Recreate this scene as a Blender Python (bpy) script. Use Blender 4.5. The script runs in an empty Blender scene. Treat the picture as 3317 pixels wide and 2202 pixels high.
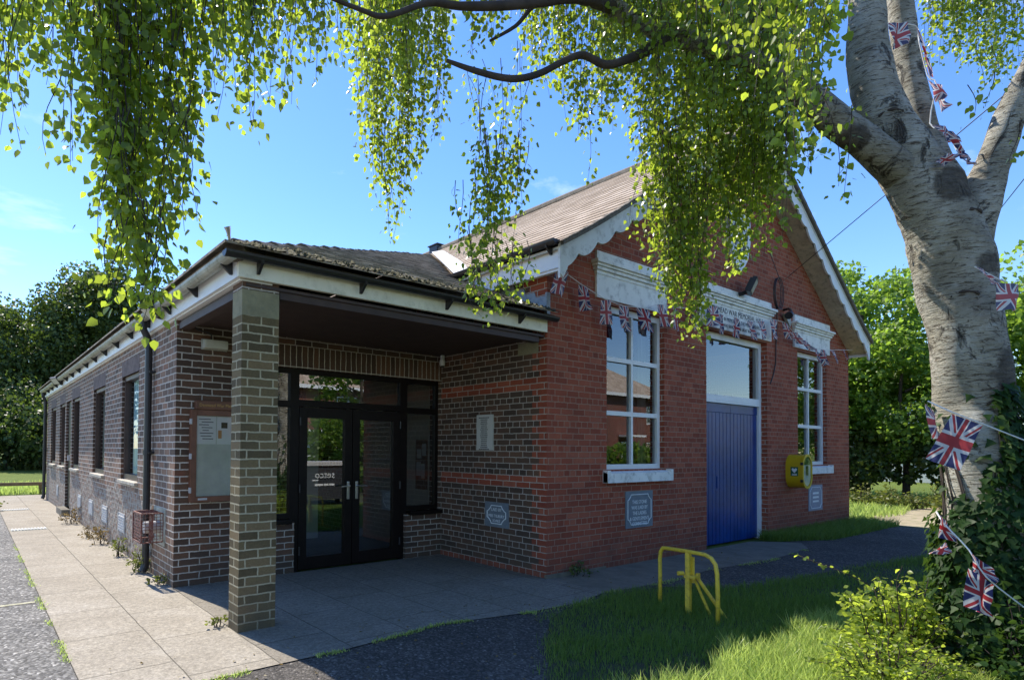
import bpy, bmesh, math, random
import numpy as np
from mathutils import Vector, Matrix
R = math.radians
scene = bpy.context.scene
C = bpy.context.scene.collection.objects
random.seed(7); rng = np.random.default_rng(7)

# ------------------------------------------------------------------ camera
cam_d = bpy.data.cameras.new('camera'); cam = bpy.data.objects.new('camera', cam_d); C.link(cam)
YAW, PITCH, ROLL = 0.6305, 0.0215, 0.0081
CAM = Vector((-5.5344, -4.7321, 1.5201))
fwd = Vector((math.sin(YAW)*math.cos(PITCH), math.cos(YAW)*math.cos(PITCH), math.sin(PITCH)))
right = Vector((math.cos(YAW), -math.sin(YAW), 0)); up = right.cross(fwd)
r2 = math.cos(ROLL)*right + math.sin(ROLL)*up; u2 = -math.sin(ROLL)*right + math.cos(ROLL)*up
cam.matrix_world = Matrix(((r2.x, u2.x, -fwd.x, CAM.x), (r2.y, u2.y, -fwd.y, CAM.y), (r2.z, u2.z, -fwd.z, CAM.z), (0, 0, 0, 1)))
cam_d.sensor_width = 36.0; cam_d.lens = 1935.04/3317*36
cam_d.shift_x = 0.5 - 1311.73/3317; cam_d.shift_y = (1411.62 - 1101)/3317
cam_d.clip_start = 0.05; cam_d.clip_end = 2000
scene.camera = cam

# ------------------------------------------------------------------ sky, sun, exposure
SUN_EL, SUN_AZ = math.atan2(1.0, 0.795), math.atan2(-0.125, 0.79)
world = bpy.data.worlds.new('World'); scene.world = world; world.use_nodes = True
wn = world.node_tree; wn.nodes.clear()
sky = wn.nodes.new('ShaderNodeTexSky'); sky.sky_type = 'NISHITA'; sky.sun_disc = False
sky.sun_elevation = SUN_EL; sky.sun_rotation = SUN_AZ
sky.air_density = 1.1; sky.dust_density = 0.12; sky.ozone_density = 3.6; sky.altitude = 100
hs = wn.nodes.new('ShaderNodeHueSaturation'); hs.inputs['Saturation'].default_value = 1.22; hs.inputs['Hue'].default_value = .511
# faint wisps of cloud
tc = wn.nodes.new('ShaderNodeTexCoord'); mp = wn.nodes.new('ShaderNodeMapping'); mp.inputs['Scale'].default_value = (1.2, 3.0, 5.0)
nz = wn.nodes.new('ShaderNodeTexNoise'); nz.inputs['Scale'].default_value = 2.2; nz.inputs['Detail'].default_value = 7; nz.inputs['Roughness'].default_value = .62
cr = wn.nodes.new('ShaderNodeValToRGB'); cr.color_ramp.elements[0].position = .56; cr.color_ramp.elements[1].position = .82
cr.color_ramp.elements[1].color = (.55, .55, .55, 1)
mx = wn.nodes.new('ShaderNodeMix'); mx.data_type = 'RGBA'; mx.inputs['B'].default_value = (5.5, 5.9, 6.3, 1)
bg = wn.nodes.new('ShaderNodeBackground'); bg.inputs['Strength'].default_value = 0.116
wo = wn.nodes.new('ShaderNodeOutputWorld')
L = wn.links.new
L(sky.outputs[0], hs.inputs['Color']); L(tc.outputs['Generated'], mp.inputs[0]); L(mp.outputs[0], nz.inputs['Vector'])
L(nz.outputs[0], cr.inputs[0]); L(cr.outputs[0], mx.inputs['Factor']); L(hs.outputs[0], mx.inputs['A']); L(mx.outputs['Result'], bg.inputs[0]); L(bg.outputs[0], wo.inputs[0])
sun_d = bpy.data.lights.new('sun', 'SUN'); sun = bpy.data.objects.new('sun', sun_d); C.link(sun)
sun_d.energy = 3.4; sun_d.angle = R(0.5); sun_d.color = (1.0, .93, .82)
sdir = Vector((-0.125, 0.79, 1.0)).normalized()
sun.rotation_euler = sdir.to_track_quat('Z', 'Y').to_euler(); sun.location = (0, 10, 30)
vs = scene.view_settings
vs.view_transform = 'Standard'; vs.look = 'None'; vs.exposure = 1.27; vs.gamma = 1.0; vs.use_curve_mapping = False
scene.cycles.max_bounces = 8; scene.cycles.transparent_max_bounces = 12
scene.cycles.caustics_reflective = False; scene.cycles.caustics_refractive = False

# ------------------------------------------------------------------ measured paths and clusters (metres, world space)
TRUNK=[(0.138, -3.801, -0.578, 0.313), (0.191, -3.793, -0.009, 0.277), (0.235, -3.779, 0.604, 0.241), (0.258, -3.75, 1.202, 0.221), (0.274, -3.711, 1.599, 0.217), (0.305, -3.678, 1.849, 0.215), (0.265, -3.659, 2.223, 0.218), (0.213, -3.631, 2.597, 0.222), (0.149, -3.592, 2.909, 0.223), (0.091, -3.557, 3.158, 0.223), (0.019, -3.486, 3.415, 0.213), (-0.057, -3.4, 3.648, 0.181), (-0.117, -3.301, 3.927, 0.164), (-0.14, -3.232, 4.244, 0.142), (-0.127, -3.188, 4.6, 0.124), (-0.079, -3.171, 4.965, 0.118), (-0.048, -3.143, 5.403, 0.119), (0.016, -3.087, 6.169, 0.095), (0.161, -3.094, 7.104, 0.055)]
STEM_B=[(0.37, -3.581, 3.377, 0.131), (0.339, -3.504, 3.658, 0.097), (0.369, -3.411, 4.005, 0.083), (0.354, -3.347, 4.369, 0.08), (0.355, -3.296, 4.74, 0.084), (0.375, -3.259, 5.118, 0.09), (0.454, -3.206, 5.616, 0.082), (0.678, -3.207, 6.505, 0.056)]
STEM_C=[(0.234, -3.658, 3.034, 0.136), (0.229, -3.723, 3.295, 0.139), (0.231, -3.792, 3.518, 0.103), (0.237, -3.865, 3.766, 0.087), (0.244, -3.939, 3.993, 0.079), (0.282, -4.035, 4.243, 0.07), (0.316, -4.192, 4.579, 0.057), (0.37, -4.306, 5.051, 0.037)]
LIMB=[(-0.059, -3.395, 3.522, 0.127), (-0.376, -3.292, 3.674, 0.112), (-0.671, -3.203, 3.781, 0.102), (-0.889, -3.11, 3.919, 0.088), (-1.084, -2.972, 4.099, 0.076), (-1.328, -2.798, 4.245, 0.07), (-1.57, -2.624, 4.332, 0.067), (-1.812, -2.449, 4.428, 0.063), (-1.963, -2.281, 4.588, 0.06), (-2.145, -2.092, 4.805, 0.059), (-2.47, -1.861, 5.015, 0.048), (-3.206, -1.573, 5.075, 0.035), (-4.181, -1.352, 4.895, 0.02)]
BRANCH1=[(-1.667, -2.554, 4.376, 0.054), (-1.878, -2.458, 4.227, 0.035), (-2.039, -2.4, 4.129, 0.027), (-2.186, -2.352, 4.067, 0.024), (-2.344, -2.3, 4.098, 0.023), (-2.462, -2.237, 4.042, 0.023), (-2.62, -2.156, 3.937, 0.022), (-2.791, -2.092, 3.877, 0.02), (-2.97, -1.962, 3.922, 0.018), (-3.127, -1.849, 3.989, 0.012)]
BRANCH2=[(-1.963, -2.281, 4.588, 0.043), (-2.386, -2.279, 4.469, 0.035), (-2.666, -2.196, 4.363, 0.03), (-2.936, -2.12, 4.265, 0.027), (-3.197, -2.052, 4.189, 0.023), (-3.416, -2.014, 4.129, 0.02), (-3.664, -1.952, 3.978, 0.016), (-3.81, -1.908, 3.98, 0.012), (-4.133, -1.858, 3.988, 0.009)]
BRANCH3=[(-2.267, -2.002, 4.743, 0.03), (-2.326, -1.834, 4.694, 0.018), (-2.412, -1.768, 4.568, 0.014), (-2.561, -1.656, 4.457, 0.009)]
BARK_SPOTS=[(-0.649, -3.254, 3.676, 0.13), (-0.055, -3.642, 3.372, 0.16), (-0.194, -3.564, 2.873, 0.1), (0.119, -3.754, 2.826, 0.12), (-0.064, -3.477, 2.089, 0.12), (-0.098, -3.506, 1.778, 0.14), (0.274, -3.848, 2.08, 0.2), (-0.343, -3.367, 3.269, 0.1), (-0.222, -3.441, 2.752, 0.09), (0.363, -3.859, 2.392, 0.13)]
CLUMPS=[(-5.43,-1.64,3.74,2.84,0.08,10,0.6),(-5.34,-1.58,3.83,3.08,0.09,10,0.6),(-5.4,-1.78,3.66,2.7,0.05,3,0.6),(-5.26,-1.75,3.18,2.7,0.02,1,0.2),(-5.25,-1.41,4.0,3.26,0.11,10,0.6),(-5.17,-1.83,3.74,2.65,0.08,14,0.6),(-5.07,-1.89,3.74,2.41,0.11,22,0.45),(-4.99,-1.89,3.79,2.25,0.14,26,0.4),(-4.87,-1.86,3.87,2.38,0.15,24,0.4),(-4.76,-1.88,3.92,2.74,0.1,14,0.6),(-5.01,-2.05,2.93,2.14,0.11,16,0.35),(-4.96,-2.13,2.55,1.99,0.06,9,0.3),(-5.07,-2.12,2.44,2.03,0.03,4,0.3),(-4.92,-2.17,2.46,2.03,0.04,4,0.3),(-4.83,-2.06,2.99,2.41,0.08,9,0.4),(-4.72,-1.89,3.21,2.4,0.03,2,0.1),(-5.1,-1.75,3.83,2.71,0.09,10,0.6),(-4.64,-1.85,4.01,3.21,0.11,12,0.6),(-4.63,-1.97,3.92,3.01,0.05,4,0.6),(-4.43,-1.76,4.18,3.23,0.13,16,0.6),(-4.37,-1.8,4.18,3.04,0.07,6,0.6),(-4.2,-1.68,4.35,3.35,0.11,12,0.6),(-4.08,-1.65,4.44,3.62,0.09,8,0.6),(-3.97,-1.73,4.44,3.34,0.07,4,0.4),(-4.47,-1.61,4.26,3.59,0.16,12,0.6),(-4.0,-1.59,4.52,3.86,0.2,14,0.6),(-3.65,-1.48,4.78,3.96,0.17,14,0.6),(-3.03,-0.83,5.56,3.61,0.15,22,0.5),(-2.85,-0.82,5.65,3.17,0.21,34,0.35),(-2.63,-0.87,5.73,3.53,0.18,26,0.5),(-2.58,-1.03,5.65,3.87,0.14,18,0.6),(-3.21,-1.06,5.3,3.77,0.1,10,0.6),(-2.83,-0.82,4.08,3.16,0.1,8,0.4),(-3.15,-1.35,5.13,3.97,0.27,22,0.6),(-2.71,-1.68,5.13,4.22,0.21,26,0.6),(-2.65,-1.57,4.22,3.01,0.16,4,0.2),(-2.54,-1.64,3.69,2.85,0.23,18,0.4),(-2.43,-1.66,3.85,2.77,0.19,12,0.4),(-2.55,-1.62,3.1,2.46,0.2,16,0.5),(-2.37,-1.77,3.69,3.26,0.12,6,0.4),(-2.36,-1.75,3.01,2.49,0.11,7,0.5),(-2.36,-1.54,4.41,3.53,0.2,3,0.1),(-2.7,-1.57,3.42,2.56,0.09,5,0.4),(-2.59,-1.7,2.73,2.41,0.12,9,0.5),(-2.35,-1.8,4.23,3.69,0.04,2,0.1),(-2.06,-1.66,5.48,4.28,0.15,22,0.6),(-1.84,-1.69,5.57,4.07,0.15,24,0.5),(-1.81,-1.83,5.49,3.65,0.1,10,0.35),(-1.48,-1.83,5.66,3.99,0.17,28,0.5),(-1.76,-1.86,4.32,3.5,0.05,2,0.2),(-1.26,-1.88,5.75,4.0,0.2,30,0.5),(-1.17,-2.06,5.66,3.68,0.17,30,0.5),(-1.16,-2.16,4.21,3.16,0.2,34,0.4),(-1.17,-2.27,3.99,2.65,0.22,38,0.35),(-1.08,-2.33,3.66,2.29,0.17,26,0.3),(-1.3,-2.29,3.45,2.56,0.15,20,0.4),(-0.8,-2.32,5.67,2.91,0.21,40,0.35),(-0.53,-2.39,5.75,2.95,0.21,38,0.35),(-0.36,-2.52,5.76,3.09,0.2,32,0.4),(-0.54,-2.76,5.5,3.33,0.15,22,0.45),(-1.3,-2.06,3.87,3.15,0.07,5,0.3),(-1.13,-2.4,2.96,2.3,0.07,6,0.4),(-1.57,-3.21,3.85,2.65,0.07,3,0.15),(-1.38,-2.52,5.23,3.74,0.34,40,0.6),(-1.13,-2.82,5.15,3.69,0.27,34,0.6),(-0.9,-2.12,5.75,3.37,0.25,26,0.5),(-0.7,-2.51,4.56,3.16,0.31,30,0.5),(-0.56,-2.73,4.5,3.26,0.2,22,0.5),(-0.85,-3.01,4.24,3.39,0.12,12,0.5),(-0.71,-2.48,3.88,2.85,0.15,18,0.4),(-0.42,-2.58,4.1,3.06,0.14,14,0.5),(-1.38,-2.26,4.59,3.51,0.26,20,0.5),(-2.32,-3.54,4.03,3.02,0.09,16,0.6),(-2.45,-3.69,3.86,3.09,0.08,14,0.6),(-2.17,-3.52,3.79,2.83,0.07,5,0.3),(-2.25,-3.35,4.2,3.3,0.11,12,0.6),(-1.32,-3.4,3.59,3.02,0.07,3,0.2),(-2.02,-3.64,4.12,3.66,0.07,6,0.6),(-2.55,-3.26,4.11,3.39,0.11,12,0.6),(-2.44,-3.69,3.17,2.92,0.05,4,0.3),(-1.86,-2.66,4.89,3.81,0.2,24,0.6),(-1.63,-2.88,4.85,3.59,0.2,28,0.6),(-1.43,-3.08,4.39,3.48,0.14,20,0.6),(-1.98,-2.46,4.97,3.98,0.17,20,0.6),(-1.82,-3.42,4.38,3.32,0.1,10,0.6),(-1.52,-2.66,5.06,3.37,0.18,20,0.5),(-1.97,-2.21,5.14,3.77,0.18,18,0.6),(2.92,-2.98,7.15,5.65,0.21,34,0.6),(3.18,-3.17,7.16,5.55,0.24,42,0.6),(3.45,-3.37,7.16,5.51,0.24,40,0.6),(3.57,-3.58,7.08,5.5,0.19,24,0.6),(2.9,-3.09,7.07,5.37,0.12,7,0.6),(3.11,-3.35,5.84,5.32,0.18,10,0.5),(-0.1,-3.81,4.03,3.71,0.07,3,0.3),(2.76,-2.87,7.15,6.16,0.12,8,0.6),(-0.04,-3.97,3.69,3.35,0.06,1,0.3),(-5.35,-1.22,4.21,3.49,0.16,13,0.8),(-5.11,-1.15,4.4,3.69,0.17,13,0.8),(-4.92,-1.52,4.22,3.42,0.16,13,0.8),(-4.66,-1.47,4.4,3.62,0.17,13,0.8),(-4.33,-1.35,4.67,3.9,0.19,15,0.8),(-4.04,-1.44,4.77,3.81,0.2,15,0.8),(-3.64,-1.36,5.04,4.09,0.21,16,0.8),(-3.25,-1.28,5.31,4.2,0.23,18,0.8),(-2.85,-1.46,5.41,4.27,0.23,18,0.8),(-2.31,-1.49,5.68,4.56,0.25,19,0.8),(-1.7,-1.57,5.96,4.87,0.27,21,0.8),(-1.26,-1.76,6.05,4.73,0.27,21,0.8),(-0.82,-1.96,6.14,4.9,0.28,22,0.8),(-0.53,-2.3,6.06,4.95,0.27,21,0.8),(-0.47,-2.7,5.79,4.54,0.26,20,0.8)]
FACADE_FLAGS=[(0.1, 3.64, 0.01, 3.35), (0.48, 3.52, 0.48, 3.23), (0.91, 3.41, 0.91, 3.11), (1.34, 3.4, 1.38, 3.1), (1.74, 3.43, 1.79, 3.15), (2.14, 3.54, 2.21, 3.24), (2.56, 3.56, 2.56, 3.29), (3.07, 3.61, 3.12, 3.35), (3.58, 3.74, 3.6, 3.47), (3.9, 3.65, 3.87, 3.38), (4.38, 3.66, 4.35, 3.43), (4.79, 3.66, 4.87, 3.44), (5.27, 3.73, 5.27, 3.48), (5.72, 3.81, 5.78, 3.52), (6.13, 3.81, 6.26, 3.57), (6.56, 3.7, 6.8, 3.49), (6.94, 3.59, 7.22, 3.42), (7.44, 3.5, 7.59, 3.27), (7.94, 3.52, 8.01, 3.28), (8.33, 3.55, 8.49, 3.36), (8.88, 3.61, 9.14, 3.45)]
TREE_CORD=[(-0.188, -3.331, 4.641), (0.229, -3.391, 4.77), (0.189, -3.419, 4.62), (0.182, -3.469, 4.328), (0.171, -3.52, 4.233), (0.138, -3.488, 3.945), (0.111, -3.589, 3.829), (0.057, -3.667, 3.608), (-0.059, -3.765, 3.476), (-0.145, -3.77, 2.763), (-0.076, -3.856, 2.683), (-0.017, -3.898, 2.655), (-0.419, -3.584, 1.863), (-0.423, -3.702, 1.786), (-0.257, -3.822, 1.709), (0.029, -3.966, 1.609), (-0.358, -3.608, 1.133), (-0.443, -3.669, 1.059), (-0.451, -3.783, 0.914), (-0.429, -3.856, 0.757), (-0.237, -3.992, 0.571)]
TREE_FLAGS=[[(-0.434, -3.395, 4.498), (-0.327, -3.473, 4.508), (-0.314, -3.478, 4.348), (-0.414, -3.405, 4.332)], [(0.105, -3.422, 4.692), (0.146, -3.449, 4.586), (0.229, -3.503, 4.328), (0.182, -3.469, 4.328)], [(0.119, -3.483, 4.264), (0.184, -3.529, 4.217), (0.256, -3.578, 4.074), (0.206, -3.54, 4.026)], [(0.093, -3.512, 4.217), (0.157, -3.559, 4.205), (0.192, -3.582, 4.123), (0.137, -3.541, 4.091)], [(-0.108, -3.553, 3.82), (-0.034, -3.607, 3.821), (0.055, -3.669, 3.7), (-0.032, -3.606, 3.729)], [(-0.152, -3.642, 3.736), (-0.104, -3.677, 3.713), (-0.028, -3.728, 3.535), (-0.094, -3.681, 3.582)], [(-0.22, -3.587, 3.512), (-0.149, -3.64, 3.573), (-0.084, -3.688, 3.564), (-0.159, -3.631, 3.492)], [(-0.155, -3.697, 3.557), (-0.096, -3.74, 3.528), (-0.054, -3.769, 3.476), (-0.119, -3.722, 3.499)], [(-0.204, -3.789, 2.742), (-0.162, -3.819, 2.734), (-0.063, -3.888, 2.635), (-0.125, -3.843, 2.634)], [(-0.133, -3.875, 2.635), (-0.018, -3.958, 2.627), (-0.01, -3.96, 2.458), (-0.106, -3.889, 2.457)], [(-0.46, -3.712, 1.77), (-0.298, -3.829, 1.702), (-0.411, -3.738, 1.41), (-0.6, -3.602, 1.486)], [(-0.495, -3.59, 1.844), (-0.441, -3.627, 1.774), (-0.422, -3.637, 1.633), (-0.456, -3.612, 1.613)], [(-0.471, -3.65, 1.129), (-0.443, -3.669, 1.087), (-0.384, -3.708, 0.948), (-0.464, -3.651, 0.975)], [(-0.48, -3.676, 0.952), (-0.446, -3.699, 0.897), (-0.468, -3.683, 0.874), (-0.562, -3.614, 0.876)], [(-0.485, -3.795, 0.9), (-0.37, -3.876, 0.807), (-0.355, -3.885, 0.713), (-0.465, -3.806, 0.766)], [(-0.517, -3.794, 0.81), (-0.382, -3.889, 0.704), (-0.413, -3.861, 0.515), (-0.519, -3.786, 0.568)]]
WIRE1=[(5.99, -0.12, 4.47), (4.5, -1.99, 4.98), (3.31, -3.49, 5.4)]
WIRE2=[(13.09, -1.11, 5.97), (6.99, -2.83, 5.27), (5.81, -3.2, 5.19)]

# ------------------------------------------------------------------ node helpers
class NT:
    def __init__(s, name):
        s.m = bpy.data.materials.new(name); s.m.use_nodes = True; s.t = s.m.node_tree; s.t.nodes.clear()
        s.out = s.t.nodes.new('ShaderNodeOutputMaterial')
    def n(s, typ, **kw):
        o = s.t.nodes.new(typ)
        for k, v in kw.items(): setattr(o, k, v)
        return o
    def set(s, sock, v):
        if isinstance(v, bpy.types.NodeSocket): s.t.links.new(v, sock)
        elif isinstance(v, (tuple, list)) and len(v) == 3 and sock.type == 'RGBA': sock.default_value = (*v, 1)
        else: sock.default_value = v
    def math(s, op, a, b=0.0, c=None, clamp=False):
        o = s.n('ShaderNodeMath', operation=op, use_clamp=clamp); s.set(o.inputs[0], a); s.set(o.inputs[1], b)
        if c is not None: s.set(o.inputs[2], c)
        return o.outputs[0]
    def mix(s, f, a, b, mode='MIX'):
        o = s.n('ShaderNodeMix', data_type='RGBA', blend_type=mode); s.set(o.inputs['Factor'], f); s.set(o.inputs['A'], a); s.set(o.inputs['B'], b)
        return o.outputs['Result']
    def ramp(s, f, stops, interp='LINEAR'):
        o = s.n('ShaderNodeValToRGB'); cr = o.color_ramp; cr.interpolation = interp
        while len(cr.elements) > 1: cr.elements.remove(cr.elements[-1])
        cr.elements[0].position = stops[0][0]; cr.elements[0].color = (*stops[0][1], 1)
        for p, c in stops[1:]:
            e = cr.elements.new(p); e.color = (*c, 1)
        s.set(o.inputs[0], f); return o.outputs[0]
    def noise(s, scale, detail=4, rough=.6, vec=None, dist=0.0):
        o = s.n('ShaderNodeTexNoise'); o.inputs['Scale'].default_value = scale; o.inputs['Detail'].default_value = detail
        o.inputs['Roughness'].default_value = rough; o.inputs['Distortion'].default_value = dist
        if vec is not None: s.set(o.inputs['Vector'], vec)
        return o.outputs[0]
    def pos(s): return s.n('ShaderNodeNewGeometry').outputs['Position']
    def sep(s, v):
        o = s.n('ShaderNodeSeparateXYZ'); s.set(o.inputs[0], v); return o.outputs
    def comb(s, x, y, z=0.0):
        o = s.n('ShaderNodeCombineXYZ'); s.set(o.inputs[0], x); s.set(o.inputs[1], y); s.set(o.inputs[2], z); return o.outputs[0]
    def bump(s, h, strength=1.0, dist=.01, normal=None):
        o = s.n('ShaderNodeBump'); o.inputs['Strength'].default_value = strength; o.inputs['Distance'].default_value = dist
        s.set(o.inputs['Height'], h)
        if normal is not None: s.set(o.inputs['Normal'], normal)
        return o.outputs[0]
    def bsdf(s, color, rough=.8, metal=0.0, spec=.5, normal=None):
        o = s.n('ShaderNodeBsdfPrincipled'); s.set(o.inputs['Base Color'], color); s.set(o.inputs['Roughness'], rough); s.set(o.inputs['Metallic'], metal)
        o.inputs['Specular IOR Level'].default_value = spec
        if normal is not None: s.set(o.inputs['Normal'], normal)
        return o.outputs[0]
    def done(s, sh): s.t.links.new(sh, s.out.inputs[0]); return s.m

def lerp_ramp_grey(t): return t
def paint(name, col, rough=.5, var=.12, nscale=3.0, spec=.5, metal=0.0, bump=.0, dirt=None):
    t = NT(name); p = t.pos(); n = t.noise(nscale, 5, .6, p)
    c0 = tuple(max(0, c*(1-var)) for c in col); c1 = tuple(min(1, c*(1+var)) for c in col)
    c = t.ramp(n, [(.3, c0), (.7, c1)])
    if dirt:
        d = t.ramp(t.noise(nscale*2.7, 6, .7, p), [(.5, (0, 0, 0)), (.72, (1, 1, 1))]); c = t.mix(d, c, dirt)
    nm = t.bump(t.noise(nscale*25, 3, .6, p), .5, bump) if bump else None
    return t.done(t.bsdf(c, rough, metal, spec, nm))

def brick(name, stops, mortar, side_dark=False, mort=.006, row=.075, width=.225, dirt=(.06, .055, .045), rough_low=False, hdr=True, stain=.45, soldier=False, front=None):
    t = NT(name); g = t.n('ShaderNodeNewGeometry'); p = g.outputs['Position']; x, y, z = t.sep(p); nx, ny, nzz = t.sep(g.outputs['True Normal'])
    isx = t.math('GREATER_THAN', t.math('ABSOLUTE', nx), .5)
    u = t.math('ADD', t.math('MULTIPLY', y, isx), t.math('MULTIPLY', x, t.math('SUBTRACT', 1, isx)))
    wob = t.math('MULTIPLY', t.math('SUBTRACT', t.noise(13, 3, .6, p), .5), .015)
    v0 = t.math('ADD', t.math('ADD', z, 3.0), wob)
    u0 = t.math('ADD', t.math('ADD', u, 30.0), wob)
    b = t.n('ShaderNodeTexBrick'); b.offset = 0.0 if soldier else .5; b.offset_frequency = 2
    if soldier: v0 = t.math('ADD', z, .265*20-2.512)
    if hdr: b.squash = .5; b.squash_frequency = 4
    vec = t.comb(v0, u0) if soldier else t.comb(u0, v0)
    t.set(b.inputs['Vector'], vec); b.inputs['Scale'].default_value = 1.0
    b.inputs['Brick Width'].default_value = width; b.inputs['Row Height'].default_value = row
    b.inputs['Mortar Size'].default_value = mort; b.inputs['Mortar Smooth'].default_value = .25; b.inputs['Bias'].default_value = 0
    b.inputs['Color1'].default_value = (0, 0, 0, 1); b.inputs['Color2'].default_value = (1, 1, 1, 1); b.inputs['Mortar'].default_value = (.5, .5, .5, 1)
    rnd = t.math('ADD', t.math('MULTIPLY', b.outputs['Color'], .75), t.math('MULTIPLY', t.noise(6, 4, .65, p), .5)); rnd = t.math('SUBTRACT', rnd, .12)
    col = t.ramp(rnd, stops)
    if side_dark:   # flank wall: dark bricks with red bands and red quoins
        dark = t.ramp(rnd, side_dark)
        def band(a, bb): return t.math('MULTIPLY', t.math('GREATER_THAN', z, a), t.math('LESS_THAN', z, bb))
        m = t.math('ADD', t.math('ADD', band(2.25, 2.40), band(1.05, 1.20)), t.math('LESS_THAN', z, .075))
        alt = t.math('GREATER_THAN', t.math('FRACT', t.math('DIVIDE', t.math('ADD', z, 3.0), .15)), .5)
        q = t.math('LESS_THAN', y, t.math('ADD', .115, t.math('MULTIPLY', alt, .11)))
        m = t.math('MAXIMUM', m, q)
        up_ = t.math('GREATER_THAN', z, 3.2); m = t.math('MAXIMUM', m, t.math('MULTIPLY', up_, t.math('GREATER_THAN', rnd, .45)))
        left = t.math('LESS_THAN', nx, -.5)
        col = t.mix(t.math('MULTIPLY', left, t.math('SUBTRACT', 1, m)), col, dark)
        mcol = t.mix(left, mortar, (.53, .48, .41))
    else: mcol = mortar
    if front: col = t.mix(isx, t.ramp(rnd, front), col)
    fine = t.noise(70, 3, .7, p)
    col = t.mix(.35, col, t.ramp(fine, [(.3, (.35, .35, .35)), (.7, (1.25, 1.2, 1.15))]), 'MULTIPLY')
    mc = t.mix(.5, mcol, t.ramp(t.noise(30, 4, .7, p), [(.3, (.5, .48, .45)), (.7, (1.1, 1.1, 1.1))]), 'MULTIPLY')
    edge = b.outputs['Fac']
    c = t.mix(edge, col, mc)
    st = t.ramp(t.noise(1.3, 6, .65, p), [(.42, (0, 0, 0)), (.75, (1, 1, 1))])
    c = t.mix(t.math('MULTIPLY', st, stain), c, dirt)
    low = t.math('SUBTRACT', 1, t.math('DIVIDE', z, .5), clamp=True)
    c = t.mix(t.math('MULTIPLY', t.math('MULTIPLY', low, t.noise(5, 4, .6, p)), .8), c, dirt)
    h = t.math('SUBTRACT', t.math('MULTIPLY', fine, .35), edge)
    h = t.math('ADD', h, t.math('MULTIPLY', b.outputs['Color'], .35))
    dist = .007
    if rough_low:   # tumbled, flaking brickwork under the windows
        vo = t.n('ShaderNodeTexVoronoi'); vo.inputs['Scale'].default_value = 14; t.set(vo.inputs['Vector'], p)
        lowm = t.math('MULTIPLY', t.math('LESS_THAN', t.math('ADD', z, t.math('MULTIPLY', t.noise(2.1, 3, .6, p), .9)), 1.35), t.math('GREATER_THAN', t.noise(.9, 2, .5, t.comb(y, 0.0, 0.0)), .34))
        lowm = t.math('MULTIPLY', lowm, isx)
        lowm = t.math('MULTIPLY', lowm, t.math('GREATER_THAN', y, 2.9))
        tum = t.ramp(vo.outputs['Color'], [(.2, (.12, .075, .055)), (.5, (.24, .15, .11)), (.8, (.32, .23, .18))])
        tum = t.mix(t.ramp(vo.outputs['Distance'], [(.35, (0, 0, 0)), (.6, (1, 1, 1))]), tum, (.36, .33, .28))
        c = t.mix(t.math('MULTIPLY', lowm, .75), c, tum)
        h = t.math('SUBTRACT', h, t.math('MULTIPLY', t.math('MULTIPLY', lowm, vo.outputs['Distance']), 1.6))
    nm = t.bump(h, 1.0, dist)
    return t.done(t.bsdf(c, .88, 0, .25, nm))

RED = [(.0, (.24, .056, .032)), (.35, (.32, .076, .040)), (.6, (.365, .092, .049)), (.85, (.42, .125, .07)), (1.0, (.30, .085, .055))]
DARK = [(.0, (.065, .044, .034)), (.35, (.10, .064, .046)), (.6, (.13, .075, .050)), (.85, (.165, .09, .056)), (1.0, (.21, .08, .05))]
EXT = [(.0, (.12, .085, .066)), (.3, (.20, .138, .105)), (.55, (.27, .17, .118)), (.8, (.34, .21, .14)), (1.0, (.28, .11, .07))]
M = {}
M['brick_red'] = brick('brick_red', RED, (.43, .265, .185), side_dark=DARK, mort=.0058, stain=.3)
M['brick_ext'] = brick('brick_ext', EXT, (.66, .60, .52), mort=.0075, stain=.25, rough_low=True, hdr=False, front=DARK)
M['brick_porch'] = brick('brick_porch', DARK, (.52, .47, .40), mort=.0075, hdr=False, stain=.2)
M['brick_pillar'] = brick('brick_pillar', [(.0, (.085, .065, .034)), (.4, (.15, .115, .06)), (.7, (.20, .15, .075)), (1, (.25, .17, .09))], (.50, .44, .29), mort=.0075, hdr=False, stain=.2)
M['brick_soldier'] = brick('brick_soldier', DARK, (.58, .53, .46), mort=.006, hdr=False, soldier=True, width=.265, row=.078, stain=.1)
M['white'] = paint('white_paint', (.78, .79, .78), .45, .05, 4, dirt=None)
M['white_dirty'] = paint('white_dirty', (.76, .76, .70), .55, .08, 3, dirt=(.45, .44, .38))
M['cream'] = paint('cream_fascia', (.84, .81, .66), .6, .08, 2.5, dirt=(.60, .58, .44))
M['stone_white'] = paint('stone_white', (.82, .81, .75), .7, .08, 3, dirt=(.40, .40, .36))
M['conc_pad'] = paint('concrete_pad', (.27, .25, .155), .9, .2, 9, bump=.004, dirt=(.2, .2, .14))
M['black'] = paint('black_plastic', (.018, .018, .020), .4, .3, 8)
M['black_frame'] = paint('black_frame', (.009, .006, .005), .45, spec=.2, var=.3, nscale=6) #, .3, 6)
M['brown_frame'] = paint('brown_frame', (.07, .04, .028), .5, .25, 6)
M['soffit'] = paint('soffit_brown', (.055, .034, .028), .6, .25, 6)
M['tan'] = paint('soffit_tan', (.52, .45, .35), .7, .18, 5, dirt=(.22, .2, .16))
M['gutter_grey'] = paint('gutter_grey', (.36, .37, .32), .5, .35, 4, dirt=(.10, .11, .05))
M['lead'] = paint('lead_flashing', (.30, .34, .37), .6, .2, 10, dirt=(.16, .19, .22), bump=.003)
M['valley'] = paint('valley_white', (.72, .72, .70), .6, .08, 6)
M['blue'] = paint('blue_paint', (.004, .045, .20), .28, .22, 4, bump=.0015, spec=.28, dirt=(.012, .026, .15))
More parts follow.
